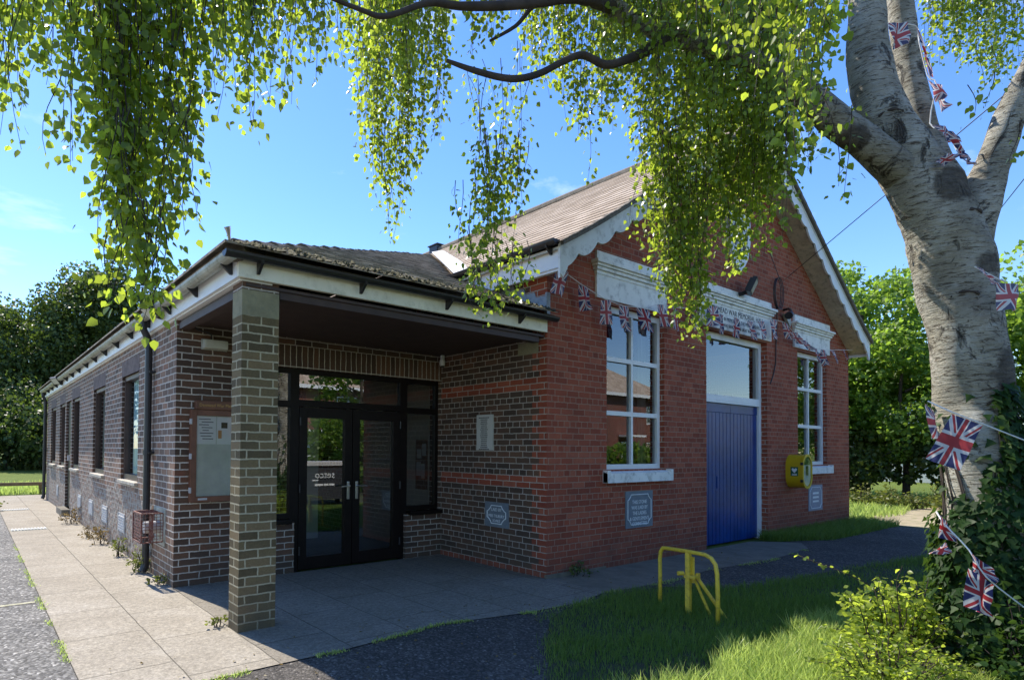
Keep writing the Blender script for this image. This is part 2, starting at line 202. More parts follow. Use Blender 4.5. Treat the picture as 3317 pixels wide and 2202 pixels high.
M['yellow'] = paint('yellow_paint', (.66, .47, .04), .5, .14, 9, dirt=(.30, .18, .05))
M['yellow_cab'] = paint('yellow_cabinet', (.55, .37, .01), .3, .06, 4)
M['green_dark'] = paint('green_label', (.01, .10, .05), .4, .1, 4)
M['slate'] = paint('slate_plaque', (.15, .18, .21), .6, .12, 9, dirt=(.20, .22, .22))
M['slate_pale'] = paint('slate_plaque_pale', (.24, .27, .34), .6, .08, 9)
M['lead_white'] = paint('letter_white', (.72, .74, .74), .6, .06, 9)
M['tablet'] = paint('tablet_stone', (.52, .51, .46), .7, .06, 8)
M['ink'] = paint('ink', (.03, .03, .032), .7, .1, 9)
M['gold'] = paint('gold_letter', (.45, .27, .07), .4, .1, 9)
M['wood_board'] = paint('board_wood', (.155, .062, .033), .45, .25, 7)
M['paper'] = paint('paper', (.80, .80, .78), .8, .03, 4)
M['felt'] = paint('felt_back', (.60, .61, .54), .9, .1, 7)
M['cork'] = paint('cork', (.20, .09, .05), .9, .2, 12)
M['plaster'] = paint('plaster_cream', (.74, .70, .60), .9, .06, 2)
M['orange'] = paint('orange_print', (.55, .28, .10), .8, .08, 6)
M['metal'] = paint('brushed_metal', (.55, .55, .55), .3, .1, 9, metal=.9)
M['rust'] = paint('rust_red', (.17, .055, .038), .7, .35, 14, dirt=(.42, .36, .30))
M['vent'] = paint('vent_white', (.46, .45, .44), .6, .08, 9)
M['cord'] = paint('cord_white', (.70, .70, .68), .8, .05, 6)
M['lamp_glass'] = paint('lamp_glass', (.50, .50, .42), .35, .1, 9)
M['wire'] = paint('wire_black', (.01, .01, .011), .5, .1, 4)
M['carpet'] = paint('carpet_blue', (.015, .018, .035), .95, .3, 20)
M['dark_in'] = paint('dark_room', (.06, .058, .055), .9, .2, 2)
M['grey_bin'] = paint('grey_bin', (.040, .043, .050), .45, .1, 3)
M['curtain'] = paint('curtain', (.26, .28, .24), .9, .1, 3)
M['blind'] = paint('teal_blind', (.45, .68, .74), .8, .08, 3)
M['moss'] = paint('moss', (.075, .07, .04), 1.0, .4, 20)
M['wood_rail'] = paint('wood_rail', (.22, .15, .085), .85, .25, 6)

def glass(name, base=.06, ior=1.65, tint=(1, 1, 1)):
    t = NT(name); fr = t.n('ShaderNodeFresnel'); fr.inputs['IOR'].default_value = ior
    f = t.math('ADD', t.math('MULTIPLY', fr.outputs[0], 1.0), base, clamp=True)
    tr = t.n('ShaderNodeBsdfTransparent'); t.set(tr.inputs[0], (*tint, 1)); gl = t.n('ShaderNodeBsdfGlossy'); gl.inputs['Roughness'].default_value = .0
    gl.inputs['Color'].default_value = (.96, .98, 1, 1)
    mx = t.n('ShaderNodeMixShader'); t.set(mx.inputs[0], f); t.t.links.new(tr.outputs[0], mx.inputs[1]); t.t.links.new(gl.outputs[0], mx.inputs[2])
    return t.done(mx.outputs[0])
M['glass_side'] = glass('side_glass', .0, 1.28)
M['glass_board'] = glass('board_glass', .02, 1.4)
M['glass'] = glass('window_glass', .05, 1.9)
M['glass_door'] = glass('door_glass', .17, 1.6, (.75, .78, .78))

def tiles(name, stops, axis, gauge, moss=0.0, width=.165):
    t = NT(name); p = t.pos(); x, y, z = t.sep(p)
    u, v = (y, x) if axis == 'y' else (x, y)
    b = t.n('ShaderNodeTexBrick'); b.offset = .5; t.set(b.inputs['Vector'], t.comb(t.math('ADD', u, 40.0), t.math('ADD', v, 20.0)))
    b.inputs['Scale'].default_value = 1; b.inputs['Brick Width'].default_value = width; b.inputs['Row Height'].default_value = gauge
    b.inputs['Mortar Size'].default_value = .002; b.inputs['Mortar Smooth'].default_value = .2
    b.inputs['Color1'].default_value = (0, 0, 0, 1); b.inputs['Color2'].default_value = (1, 1, 1, 1); b.inputs['Mortar'].default_value = (0, 0, 0, 1)
    r_ = t.math('ADD', t.math('MULTIPLY', b.outputs['Color'], .45), t.math('MULTIPLY', t.noise(1.6, 5, .65, p), .55))
    c = t.ramp(r_, stops)
    c = t.mix(t.math('MULTIPLY', b.outputs['Fac'], .3), c, (.05, .04, .035))
    if moss:
        mm = t.ramp(t.noise(7, 6, .75, p), [(.5, (0, 0, 0)), (.65, (1, 1, 1))]); c = t.mix(t.math('MULTIPLY', mm, moss), c, (.09, .085, .05))
    h = t.math('SUBTRACT', t.math('ADD', t.noise(45, 4, .7, p), t.math('MULTIPLY', b.outputs['Color'], .8)), t.math('MULTIPLY', b.outputs['Fac'], 1.5))
    return t.done(t.bsdf(c, .85, 0, .3, t.bump(h, .8, .006)))
M['tile_hall'] = tiles('clay_tiles', [(.2, (.30, .225, .155)), (.45, (.39, .30, .215)), (.6, (.46, .365, .275)), (.85, (.55, .45, .35))], 'y', .2, width=.25)
M['tile_ext'] = tiles('mossy_tiles', [(.2, (.19, .155, .11)), (.45, (.29, .24, .175)), (.6, (.38, .32, .24)), (.85, (.50, .43, .33))], 'x', .09, .6)
M['hip'] = paint('hip_tile', (.16, .135, .105), .9, .35, 9, bump=.006, dirt=(.08, .075, .045))

def slabs(name='concrete_slabs', k=1.0):
    t = NT(name); p = t.pos(); x, y, z = t.sep(p)
    b = t.n('ShaderNodeTexBrick'); b.offset = .37; b.offset_frequency = 2
    w = t.math('MULTIPLY', t.math('SUBTRACT', t.noise(3, 3, .5, p), .5), .02)
    t.set(b.inputs['Vector'], t.comb(t.math('ADD', t.math('ADD', y, 20.13), w), t.math('ADD', t.math('ADD', x, 28.33), w)))
    b.inputs['Scale'].default_value = 1; b.inputs['Brick Width'].default_value = .9; b.inputs['Row Height'].default_value = .6
    b.inputs['Mortar Size'].default_value = .0045; b.inputs['Mortar Smooth'].default_value = .4
    b.inputs['Color1'].default_value = (0, 0, 0, 1); b.inputs['Color2'].default_value = (1, 1, 1, 1); b.inputs['Mortar'].default_value = (.5, .5, .5, 1)
    n1 = t.noise(2.2, 6, .65, p); n2 = t.math('ADD', t.math('MULTIPLY', t.noise(24, 5, .8, p), .6), t.math('MULTIPLY', t.noise(75, 3, .7, p), .4))
    r_ = t.math('ADD', t.math('MULTIPLY', b.outputs['Color'], .14), t.math('MULTIPLY', n1, .82))
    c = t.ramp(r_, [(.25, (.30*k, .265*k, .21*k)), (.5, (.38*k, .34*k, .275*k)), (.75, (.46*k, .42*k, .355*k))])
    c = t.mix(.75, c, t.ramp(n2, [(.36, (.48, .46, .43)), (.5, (.95, .94, .92)), (.62, (1.5, 1.46, 1.40))]), 'MULTIPLY')
    lich = t.ramp(t.noise(11, 5, .8, p), [(.62, (0, 0, 0)), (.72, (1, 1, 1))]); c = t.mix(t.math('MULTIPLY', lich, .35), c, (.15, .14, .11))
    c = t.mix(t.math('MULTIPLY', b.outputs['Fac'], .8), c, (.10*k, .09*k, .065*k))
    h = t.math('SUBTRACT', t.math('MULTIPLY', n2, .7), t.math('MULTIPLY', b.outputs['Fac'], 2.0))
    return t.done(t.bsdf(c, .92, 0, .25, t.bump(h, .8, .006)))
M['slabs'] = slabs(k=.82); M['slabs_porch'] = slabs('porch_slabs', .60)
def asphalt(name, base, scale=110, leaf=False):
    t = NT(name); p = t.pos()
    vo = t.n('ShaderNodeTexVoronoi'); vo.inputs['Scale'].default_value = scale; t.set(vo.inputs['Vector'], p)
    n1 = t.noise(1.1, 6, .7, p); n2 = t.noise(scale*.6, 3, .7, p)
    c = t.ramp(vo.outputs['Color'], [(.0, tuple(b*.45 for b in base)), (.5, base), (.82, tuple(b*1.9 for b in base)), (1.0, tuple(b*4.2 for b in base))])
    c = t.mix(.6, c, t.ramp(n1, [(.3, (.5, .5, .5)), (.7, (1.5, 1.45, 1.38))]), 'MULTIPLY')
    c = t.mix(t.math('MULTIPLY', t.ramp(t.noise(4.3, 6, .75, p), [(.55, (0, 0, 0)), (.7, (1, 1, 1))]), .5), c, (.05, .045, .035))
    h = t.math('ADD', t.math('MULTIPLY', vo.outputs['Distance'], -1.0), n2)
    return t.done(t.bsdf(c, .9, 0, .3, t.bump(h, 1.0, .008)))
M['asphalt'] = asphalt('asphalt_car_park', (.145, .14, .13), 48)
M['asphalt_path'] = asphalt('asphalt_path', (.068, .062, .055), 62)
M['conc_path'] = paint('concrete_path', (.165, .145, .11), .95, .25, 3, bump=.006, dirt=(.11, .11, .08))
def ground_mat():
    t = NT('grass_ground'); p = t.pos()
    c = t.ramp(t.noise(.35, 5, .65, p), [(.3, (.085, .125, .022)), (.55, (.12, .165, .03)), (.75, (.155, .19, .045))])
    c = t.mix(.7, c, t.ramp(t.noise(28, 4, .8, p), [(.3, (.5, .5, .45)), (.7, (1.4, 1.4, 1.3))]), 'MULTIPLY')
    return t.done(t.bsdf(c, .95, 0, .2, t.bump(t.noise(60, 4, .8, p), 1, .03)))
M['ground'] = ground_mat()
M['soil'] = paint('lawn_soil', (.040, .048, .018), 1.0, .35, 4, bump=.01, dirt=(.075, .055, .035))
M['dry_path'] = paint('dry_path', (.34, .28, .18), 1.0, .25, 2, bump=.01, dirt=(.16, .17, .06))
M['faded_line'] = paint('faded_line', (.38, .36, .24), .9, .3, 14, dirt=(.12, .12, .11))

def leaf_mat(name, a, b, tr, transl=.45, rough=.45, spec=.4):
    t = NT(name); g = t.n('ShaderNodeNewGeometry'); rnd = g.outputs['Random Per Island']
    c = t.ramp(rnd, [(0, a), (1, b)]); ctr = t.ramp(rnd, [(0, tuple(v*.7 for v in tr)), (.6, tr), (1, tuple(v*1.25 for v in tr))])
    d = t.bsdf(c, rough, 0, spec); q = t.n('ShaderNodeBsdfTranslucent'); t.set(q.inputs[0], ctr)
    m = t.n('ShaderNodeMixShader'); m.inputs[0].default_value = transl; t.t.links.new(d, m.inputs[1]); t.t.links.new(q.outputs[0], m.inputs[2])
    return t.done(m.outputs[0])
M['leaf_birch'] = leaf_mat('birch_leaf', (.055, .105, .016), (.14, .185, .026), (.54, .68, .06), .53, .30)
M['leaf_dark'] = leaf_mat('dark_leaf', (.040, .070, .018), (.10, .14, .034), (.16, .24, .03), .32, .5)
M['leaf_bright'] = leaf_mat('maple_leaf', (.070, .14, .02), (.155, .225, .036), (.38, .58, .06), .46, .45)
M['leaf_hedge'] = leaf_mat('hedge_leaf', (.045, .075, .012), (.10, .13, .03), (.16, .22, .03), .32, .5)
M['leaf_ivy'] = leaf_mat('ivy_leaf', (.010, .032, .006), (.034, .074, .015), (.12, .22, .03), .28, .5, .18)
M['leaf_shrub'] = leaf_mat('shrub_leaf', (.06, .12, .02), (.27, .31, .05), (.60, .74, .08), .52, .4)
M['leaf_weed'] = leaf_mat('weed_leaf', (.08, .12, .02), (.18, .17, .04), (.26, .30, .05), .38, .5)
M['leaf_weed_dry'] = leaf_mat('dry_weed_leaf', (.16, .10, .04), (.16, .14, .04), (.30, .20, .06), .35, .5)
M['grass_blade'] = leaf_mat('grass_blade', (.08, .165, .026), (.17, .235, .045), (.30, .46, .065), .40, .5)
M['grass_tall'] = leaf_mat('tall_grass_blade', (.17, .27, .04), (.46, .48, .16), (.66, .84, .20), .45, .3)
M['twig'] = paint('twig_bark', (.045, .03, .024), .8, .3, 20)

def bark(name='birch_bark', k=1.0):
    t = NT(name); p = t.pos(); x, y, z = t.sep(p)
    sv = t.comb(t.math('MULTIPLY', x, 1.0), t.math('MULTIPLY', y, 1.0), t.math('MULTIPLY', z, 5.0))
    lent = t.noise(11, 6, .8, sv, .9); big = t.noise(3.4, 6, .7, p); fis = t.noise(2.6, 6, .72, t.comb(t.math('MULTIPLY', x, 1.6), t.math('MULTIPLY', y, 1.6), z), 1.5)
    c = t.ramp(big, [(.3, (.30*k, .27*k, .20*k)), (.48, (.47*k, .44*k, .35*k)), (.65, (.66*k, .64*k, .55*k))])
    c = t.mix(t.ramp(lent, [(.52, (0, 0, 0)), (.585, (1, 1, 1))]), c, (.13*k, .105*k, .075*k))
    c = t.mix(t.math('MULTIPLY', t.ramp(fis, [(.57, (0, 0, 0)), (.66, (1, 1, 1))]), .85), c, (.045, .036, .03))
    pn = t.noise(7, 6, .75, p); acc = 0.0
    for (sx, sy, sz, sr) in BARK_SPOTS:   # black corky bark at forks, scars and up the weather side
        dv = t.n('ShaderNodeVectorMath', operation='DISTANCE'); t.set(dv.inputs[0], p); dv.inputs[1].default_value = (sx, sy, sz)
        acc = t.math('MAXIMUM', acc, t.math('SUBTRACT', 1, t.math('DIVIDE', dv.outputs['Value'], sr*1.5), clamp=True))
    cork = t.ramp(t.math('ADD', t.math('MULTIPLY', acc, .9), t.math('MULTIPLY', pn, .55)), [(.60, (0, 0, 0)), (.72, (1, 1, 1))])
    c = t.mix(t.math('MULTIPLY', cork, .88), c, t.ramp(t.noise(22, 4, .7, p), [(.3, (.022, .018, .015)), (.7, (.13, .11, .085))]))
    h = t.math('SUBTRACT', t.math('MULTIPLY', t.noise(9, 5, .7, sv), 1.0), t.math('MULTIPLY', t.ramp(fis, [(.58, (0, 0, 0)), (.70, (1, 1, 1))]), 1.2))
    return t.done(t.bsdf(c, .8, 0, .25, t.bump(h, 1.0, .03)))
M['bark'] = bark(k=.72); M['bark_limb_shaded'] = bark('limb_bark_shaded', .55)  # limb copy is darker, its underside shade put into the colour
M['bark_dark'] = paint('dark_bark', (.06, .045, .035), .95, .4, 8, bump=.02)

def flag_mat():
    t = NT('flag_cloth'); uv = t.n('ShaderNodeTexCoord').outputs['UV']; u, v, _ = t.sep(uv)
    x = t.math('MULTIPLY', t.math('SUBTRACT', u, .5), 1.5); y = t.math('SUBTRACT', v, .5)
    ax, ay = t.math('ABSOLUTE', x), t.math('ABSOLUTE', y)
    k = 1/math.sqrt(1+1/2.25)
    d1 = t.math('MULTIPLY', t.math('SUBTRACT', y, t.math('MULTIPLY', x, 1/1.5)), k); d2 = t.math('MULTIPLY', t.math('ADD', y, t.math('MULTIPLY', x, 1/1.5)), k)
    dm = t.math('MINIMUM', t.math('ABSOLUTE', d1), t.math('ABSOLUTE', d2))
    sg = t.math('SIGN', x); e1 = t.math('ABSOLUTE', t.math('SUBTRACT', d1, t.math('MULTIPLY', sg, -.033))); e2 = t.math('ABSOLUTE', t.math('SUBTRACT', d2, t.math('MULTIPLY', sg, -.033)))
    em = t.math('MINIMUM', e1, e2)
    c = t.mix(t.math('LESS_THAN', dm, .10), (.020, .028, .15), (.82, .82, .82))
    c = t.mix(t.math('LESS_THAN', em, .034), c, (.50, .030, .040))
    cr_ = t.math('MINIMUM', ax, ay)
    c = t.mix(t.math('LESS_THAN', cr_, .167), c, (.82, .82, .82)); c = t.mix(t.math('LESS_THAN', cr_, .10), c, (.50, .030, .040))
    oi = t.n('ShaderNodeObjectInfo'); c = t.mix(1.0, c, t.ramp(oi.outputs['Random'], [(0, (.70, .70, .72)), (.5, (.95, .94, .93)), (1, (1.0, 1.0, 1.0))]), 'MULTIPLY')
    c = t.mix(t.math('MULTIPLY', oi.outputs['Random'], .16), c, (.75, .74, .74))
    d = t.bsdf(c, .6, 0, .3); q = t.n('ShaderNodeBsdfTranslucent'); t.set(q.inputs[0], c)
    m = t.n('ShaderNodeMixShader'); m.inputs[0].default_value = .42; t.t.links.new(d, m.inputs[1]); t.t.links.new(q.outputs[0], m.inputs[2])
    return t.done(m.outputs[0])
M['flag'] = flag_mat()

# ------------------------------------------------------------------ mesh helpers
WL = {}
def tag(o, label=None, cat=None, group=None, kind=None):
    if label: o['label'] = label
    if cat: o['category'] = cat
    if group: o['group'] = group
    if kind: o['kind'] = kind
    return o
def thing(name, label, cat, loc=(0, 0, 0), group=None):
    o = bpy.data.objects.new(name, None); C.link(o); o.location = loc; o.empty_display_size = .2
    WL[o.name] = Vector(loc); return tag(o, label, cat, group)
class MB:
    def __init__(s): s.v = []; s.f = []; s.mi = []; s.uv = None
    def add(s, vs, fs, mi=0):
        b = len(s.v); s.v += [tuple(v) for v in vs]; s.f += [tuple(b+i for i in f) for f in fs]; s.mi += [mi]*len(fs); return s
    def quad(s, a, b, c, d, mi=0): return s.add([a, b, c, d], [(0, 1, 2, 3)], mi)
    def box(s, x0, x1, y0, y1, z0, z1, mi=0, bev=0.0):
        if bev:
            bm = bmesh.new(); r = bmesh.ops.create_cube(bm, size=1.0)
            for v in bm.verts: v.co = Vector((x0+(v.co.x+.5)*(x1-x0), y0+(v.co.y+.5)*(y1-y0), z0+(v.co.z+.5)*(z1-z0)))
            bmesh.ops.bevel(bm, geom=list(bm.edges), offset=bev, segments=2, affect='EDGES', profile=.7)
            bm.verts.index_update(); s.add([v.co[:] for v in bm.verts], [[v.index for v in f.verts] for f in bm.faces], mi); bm.free(); return s
        v = [(x0, y0, z0), (x1, y0, z0), (x1, y1, z0), (x0, y1, z0), (x0, y0, z1), (x1, y0, z1), (x1, y1, z1), (x0, y1, z1)]
        return s.add(v, [(0, 3, 2, 1), (4, 5, 6, 7), (0, 1, 5, 4), (1, 2, 6, 5), (2, 3, 7, 6), (3, 0, 4, 7)], mi)
    def prism(s, pts, ext, mi=0):
        n = len(pts); e = Vector(ext); a = [Vector(p) for p in pts]; b = [p+e for p in a]
        nn = Vector((0, 0, 0))
        for i in range(n): nn += a[i].cross(a[(i+1) % n])
        fl = nn.dot(e) > 0
        fs = [tuple(range(n)) if not fl else tuple(reversed(range(n))), tuple(reversed(range(n, 2*n))) if not fl else tuple(range(n, 2*n))]
        for i in range(n):
            j = (i+1) % n; q = (i, j, n+j, n+i); fs.append(q if fl else tuple(reversed(q)))
        return s.add(a+b, fs, mi)
    def tube(s, path, rad, sides=8, mi=0, cap=True, jit=0.0):
        P = [Vector(p) for p in path]; rads = rad if isinstance(rad, (list, tuple)) else [rad]*len(P)
        prev = None; rings = []
        for i, p in enumerate(P):
            t = (P[min(i+1, len(P)-1)] - P[max(i-1, 0)]).normalized()
            if prev is None: n = t.orthogonal().normalized()
            else: n = (prev - t*prev.dot(t)).normalized()
            prev = n; b = t.cross(n)
            rings.append([p + (n*math.cos(2*math.pi*k/sides) + b*math.sin(2*math.pi*k/sides))*rads[i]*(1+random.uniform(-jit, jit)) for k in range(sides)])
        vs = [v for r in rings for v in r]; fs = []
        for i in range(len(P)-1):
            for k in range(sides):
                a = i*sides+k; b2 = i*sides+(k+1) % sides; fs.append((a, b2, b2+sides, a+sides))
        if cap: fs.append(tuple(reversed(range(sides)))); fs.append(tuple(range((len(P)-1)*sides, len(P)*sides)))
        return s.add(vs, fs, mi)
    def lathe(s, prof, center, axis='z', sides=16, mi=0):
        vs = []; fs = []
        for (r_, h) in prof:
            for k in range(sides):
                a = 2*math.pi*k/sides; c_, s_ = math.cos(a)*r_, math.sin(a)*r_
                vs.append({'z': (center[0]+c_, center[1]+s_, center[2]+h), 'y': (center[0]+c_, center[1]+h, center[2]+s_), 'x': (center[0]+h, center[1]+c_, center[2]+s_)}[axis])
        for i in range(len(prof)-1):
            for k in range(sides):
                a = i*sides+k; b = i*sides+(k+1) % sides; fs.append((a, b, b+sides, a+sides))
        fs.append(tuple(reversed(range(sides)))); fs.append(tuple(range((len(prof)-1)*sides, len(prof)*sides)))
        return s.add(vs, fs, mi)
    def build(s, name, mats, parent=None, smooth=False, label=None, fixn=False):
        me = bpy.data.meshes.new(name)
        off = WL.get(parent.name, Vector((0, 0, 0))) if parent else Vector((0, 0, 0))
        me.from_pydata([(v[0]-off.x, v[1]-off.y, v[2]-off.z) for v in s.v], [], s.f)
        mats = mats if isinstance(mats, (list, tuple)) else [mats]
        for m in mats: me.materials.append(M[m] if isinstance(m, str) else m)
        if len(mats) > 1: me.polygons.foreach_set('material_index', s.mi)
        if smooth: me.polygons.foreach_set('use_smooth', [True]*len(me.polygons))
        if s.uv:
            l = me.uv_layers.new(name='uv'); l.data.foreach_set('uv', [c for f in me.polygons for vi in f.vertices for c in s.uv[vi]])
        if fixn:
            bm = bmesh.new(); bm.from_mesh(me); bmesh.ops.recalc_face_normals(bm, faces=bm.faces); bm.to_mesh(me); bm.free()
        me.update()
        o = bpy.data.objects.new(name, me); C.link(o)
        if parent: o.parent = parent
        WL[o.name] = off
        if label: o['label'] = label
        return o
def np_mesh(name, verts, counts_faces, nper, mat, parent=None):
    """verts (N,3); faces as (F,nper) int array"""
    me = bpy.data.meshes.new(name); off = WL.get(parent.name, Vector((0, 0, 0))) if parent else Vector((0, 0, 0))
    v = (np.asarray(verts, np.float32) - np.array(off, np.float32)).ravel(); f = np.asarray(counts_faces, np.int32)
    me.vertices.add(len(v)//3); me.vertices.foreach_set('co', v)
    me.loops.add(f.size); me.loops.foreach_set('vertex_index', f.ravel())
    me.polygons.add(len(f)); me.polygons.foreach_set('loop_start', np.arange(0, f.size, nper, dtype=np.int32))
    me.update(calc_edges=True); me.materials.append(M[mat])
    o = bpy.data.objects.new(name, me); C.link(o)
    if parent: o.parent = parent
    WL[o.name] = off
    return o
def text_geo(body, size, align='CENTER', ext=.0012, xs=1.0):
    cu = bpy.data.curves.new('txt', 'FONT'); cu.body = body; cu.size = size; cu.align_x = align; cu.extrude = ext; cu.resolution_u = 2
    ob = bpy.data.objects.new('txt', cu); C.link(ob); dg = bpy.context.evaluated_depsgraph_get(); dg.update()
    me = bpy.data.meshes.new_from_object(ob.evaluated_get(dg)); vs = [v.co.copy() for v in me.vertices]; fs = [tuple(p.vertices) for p in me.polygons]
    bpy.data.objects.remove(ob); bpy.data.curves.remove(cu); bpy.data.meshes.remove(me)
    return [Vector((v.x*xs, v.y, v.z)) for v in vs], fs
def text_on(mb, body, size, org, facing, mi=0, align='CENTER', xs=1.0):
    vs, fs = text_geo(body, size, align, xs=xs); o = Vector(org)
    if facing == '-y': vs = [o + Vector((v.x, -v.z, v.y)) for v in vs]
    elif facing == '-x': vs = [o + Vector((-v.z, -v.x, v.y)) for v in vs]
    elif facing == '+y': vs = [o + Vector((-v.x, v.z, v.y)) for v in vs]
    mb.add(vs, fs, mi)
def wall(mb, axis, u0, u1, v0, v1, d0, d1, holes, mi=0):
    """wall with openings. axis 'x': runs along x, thickness y d0(front)..d1; axis 'y': runs along y, thickness x d0..d1. holes (u0,u1,v0,v1)"""
    us = sorted({u0, u1, *[h[0] for h in holes], *[h[1] for h in holes]}); vs_ = sorted({v0, v1, *[h[2] for h in holes], *[h[3] for h in holes]})
    us = [u for u in us if u0 <= u <= u1]; vs_ = [v for v in vs_ if v0 <= v <= v1]
    def solid(i, j):
        if i < 0 or j < 0 or i >= len(us)-1 or j >= len(vs_)-1: return False
        cu, cv = (us[i]+us[i+1])/2, (vs_[j]+vs_[j+1])/2
        return not any(h[0] < cu < h[1] and h[2] < cv < h[3] for h in holes)
    def P(u, v, d): return (u, d, v) if axis == 'x' else (d, u, v)
    for i in range(len(us)-1):
        for j in range(len(vs_)-1):
            if not solid(i, j): continue
            a, b, c, e = us[i], us[i+1], vs_[j], vs_[j+1]
            mb.quad(P(a, c, d0), P(b, c, d0), P(b, e, d0), P(a, e, d0), mi); mb.quad(P(b, c, d1), P(a, c, d1), P(a, e, d1), P(b, e, d1), mi)
            if not solid(i-1, j): mb.quad(P(a, c, d0), P(a, e, d0), P(a, e, d1), P(a, c, d1), mi)
            if not solid(i+1, j): mb.quad(P(b, c, d0), P(b, c, d1), P(b, e, d1), P(b, e, d0), mi)
            if not solid(i, j-1): mb.quad(P(a, c, d0), P(a, c, d1), P(b, c, d1), P(b, c, d0), mi)
            if not solid(i, j+1): mb.quad(P(a, e, d0), P(b, e, d0), P(b, e, d1), P(a, e, d1), mi)
    return mb
# ================================================================== GROUND
def sheet(name, pts, z, mat, label=None):
    mb = MB(); mb.add([(x, y, z) for x, y in pts], [tuple(range(len(pts)))]); o = mb.build(name, mat, fixn=False)
    if o.data.polygons[0].normal.z < 0: o.data.flip_normals()
    o['kind'] = 'structure'; return o
sheet('ground', [(-400, -200), (400, -200), (400, 500), (-400, 500)], -.012, 'ground')
sheet('car_park', [(-60, -40), (-4.93, -40), (-4.93, 12.6), (-9, 13.5), (-60, 14)], -.004, 'asphalt')
PATH = [(-4.93, -40), (9, -40), (9.6, -6), (10.1, -2.6), (10.2, -1.5), (10.1, -.75), (9.3, -.55), (8.2, -.75), (6.6, -.62), (5.6, -.3), (5.2, .0), (-4.93, .0)]
sheet('asphalt_path', PATH, -.004, 'asphalt_path')
sheet('pavement', [(-4.93, -.82), (-3.73, -.80), (-3.73, 15.2), (-1.0, 15.2), (-1.0, 17.0), (-12, 17.0), (-12, 15.4), (-4.93, 15.2)], 0.004, 'slabs')
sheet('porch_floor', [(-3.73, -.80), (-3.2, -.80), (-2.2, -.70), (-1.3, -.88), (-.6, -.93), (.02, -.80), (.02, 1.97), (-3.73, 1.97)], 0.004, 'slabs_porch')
sheet('concrete_path', [(.02, -.82), (1.0, -.88), (2.3, -.82), (3.6, -.95), (5.2, -.85), (5.75, -.55), (5.5, -.2), (5.2, 0.02), (.02, .02)], 0.0, 'conc_path')
LAWN = [(-2.95, -2.6), (-2.35, -2.02), (-1.75, -1.52), (-1.25, -1.12), (-.9, -1.0), (-.35, -.98), (.2, -.92), (.75, -1.0), (1.15, -1.25), (1.35, -1.55), (2.0, -1.65), (3.2, -1.72), (4.4, -1.95), (6.5, -2.2), (9.0, -2.7), (10.5, -3.4), (11, -7), (11, -12), (-6, -12), (-4.0, -4.2)]
sheet('lawn', LAWN, 0.002, 'soil')
sheet('dry_path', [(10.25, -2.2), (10.3, -.2), (11.2, .15), (13, .35), (17, .1), (24, -1.6), (24, -3.2), (16, -1.4), (12.5, -2.6)], -.006, 'dry_path')
sheet('road_marking', [(-8.5, 2.02), (-4.98, 2.10), (-4.98, 2.16), (-8.5, 2.10)], 0.0, 'faded_line')

# ================================================================== MEMORIAL HALL
W = 9.7; XM = 4.85
def hz(x):
    t = x+.15 if x <= XM else 9.85-x
    return 3.90 + .634*t + .07*(math.exp(-t/.6)-1)
hall = thing('memorial_hall', 'red brick gabled village hall with white scalloped bargeboards and a clay tile roof', 'hall')
mb = MB()
HOLES = [(1.17, 2.53, 1.27, 3.44), (3.72, 5.82, 0, 3.44), (7.10, 8.50, 1.27, 3.44)]
wall(mb, 'x', 0, W, 0, 3.7, 0.0, .25, HOLES)
gx = np.linspace(0, W, 60); gp = [(0, 0, 3.7)] + [(float(x), 0, hz(float(x))-.10) for x in gx] + [(W, 0, 3.7)]
mb.prism(list(reversed(gp)), (0, .25, 0))
wall(mb, 'y', .25, 20, 0, 3.75, 0.0, .25, []); wall(mb, 'y', .25, 20, 0, 3.75, W, W-.25, []); wall(mb, 'x', .25, W-.25, 0, 7, 20, 19.75, [])
mb.build('brick_wall', 'brick_red', hall)
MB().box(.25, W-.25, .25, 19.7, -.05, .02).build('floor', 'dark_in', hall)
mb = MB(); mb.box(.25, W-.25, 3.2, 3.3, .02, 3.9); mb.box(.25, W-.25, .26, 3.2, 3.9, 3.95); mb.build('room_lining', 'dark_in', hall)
# chipped rendered plinth at the foot of the corner
mb = MB(); mb.box(-.012, .55, -.016, .02, -.01, .045, bev=.006); mb.box(.55, 1.15, -.012, .02, -.01, .03, bev=.005); mb.build('plinth', 'conc_path', hall)
# roof
mb = MB(); ys = np.linspace(-.40, 20, 26); sag = [.012*math.sin(y*.9)+random.uniform(-.004, .004) for y in ys]
for side in (0, 1):
    xs = [-.2+.2*i for i in range(27)]
    for i in range(26):
        xa, xb = xs[i], min(xs[i+1], XM)
        if xa >= XM: break
        X = (lambda x: x) if side == 0 else (lambda x: 2*XM-x)
        for j in range(len(ys)-1):
            w1, w2 = sag[j]+random.uniform(-.002, .002), sag[j+1]
            a = (X(xa), ys[j], hz(xa)+.012+w1); b = (X(xa), ys[j+1], hz(xa)+.012+w2); c = (X(xb), ys[j+1], hz(xb)+w2); d = (X(xb), ys[j], hz(xb)+w1)
            mb.quad(*((a, d, c, b) if side == 0 else (a, b, c, d)))
            a0 = (X(xa), ys[j], hz(xa)-.004); b0 = (X(xa), ys[j+1], hz(xa)-.004); mb.quad(*((a, b, b0, a0) if side == 0 else (a, a0, b0, b)))
    mb.add([], [])
us = [(-.2), 0.3, 1.0, 2.0, XM]
for side in (0, 1):
    X = (lambda x: x) if side == 0 else (lambda x: 2*XM-x)
    for a, b in zip(us[:-1], us[1:]): mb.quad((X(a), -.3, hz(a)-.09), (X(b), -.3, hz(b)-.09), (X(b), 20, hz(b)-.09), (X(a), 20, hz(a)-.09))
roof = mb.build('roof', 'tile_hall', hall)
mb = MB()
for i in range(44):
    y = -.33+.46*i; mb.tube([(XM, y, hz(XM)-.02+random.uniform(-.004, .004)), (XM, y+.455, hz(XM)-.02)], .105, 10)
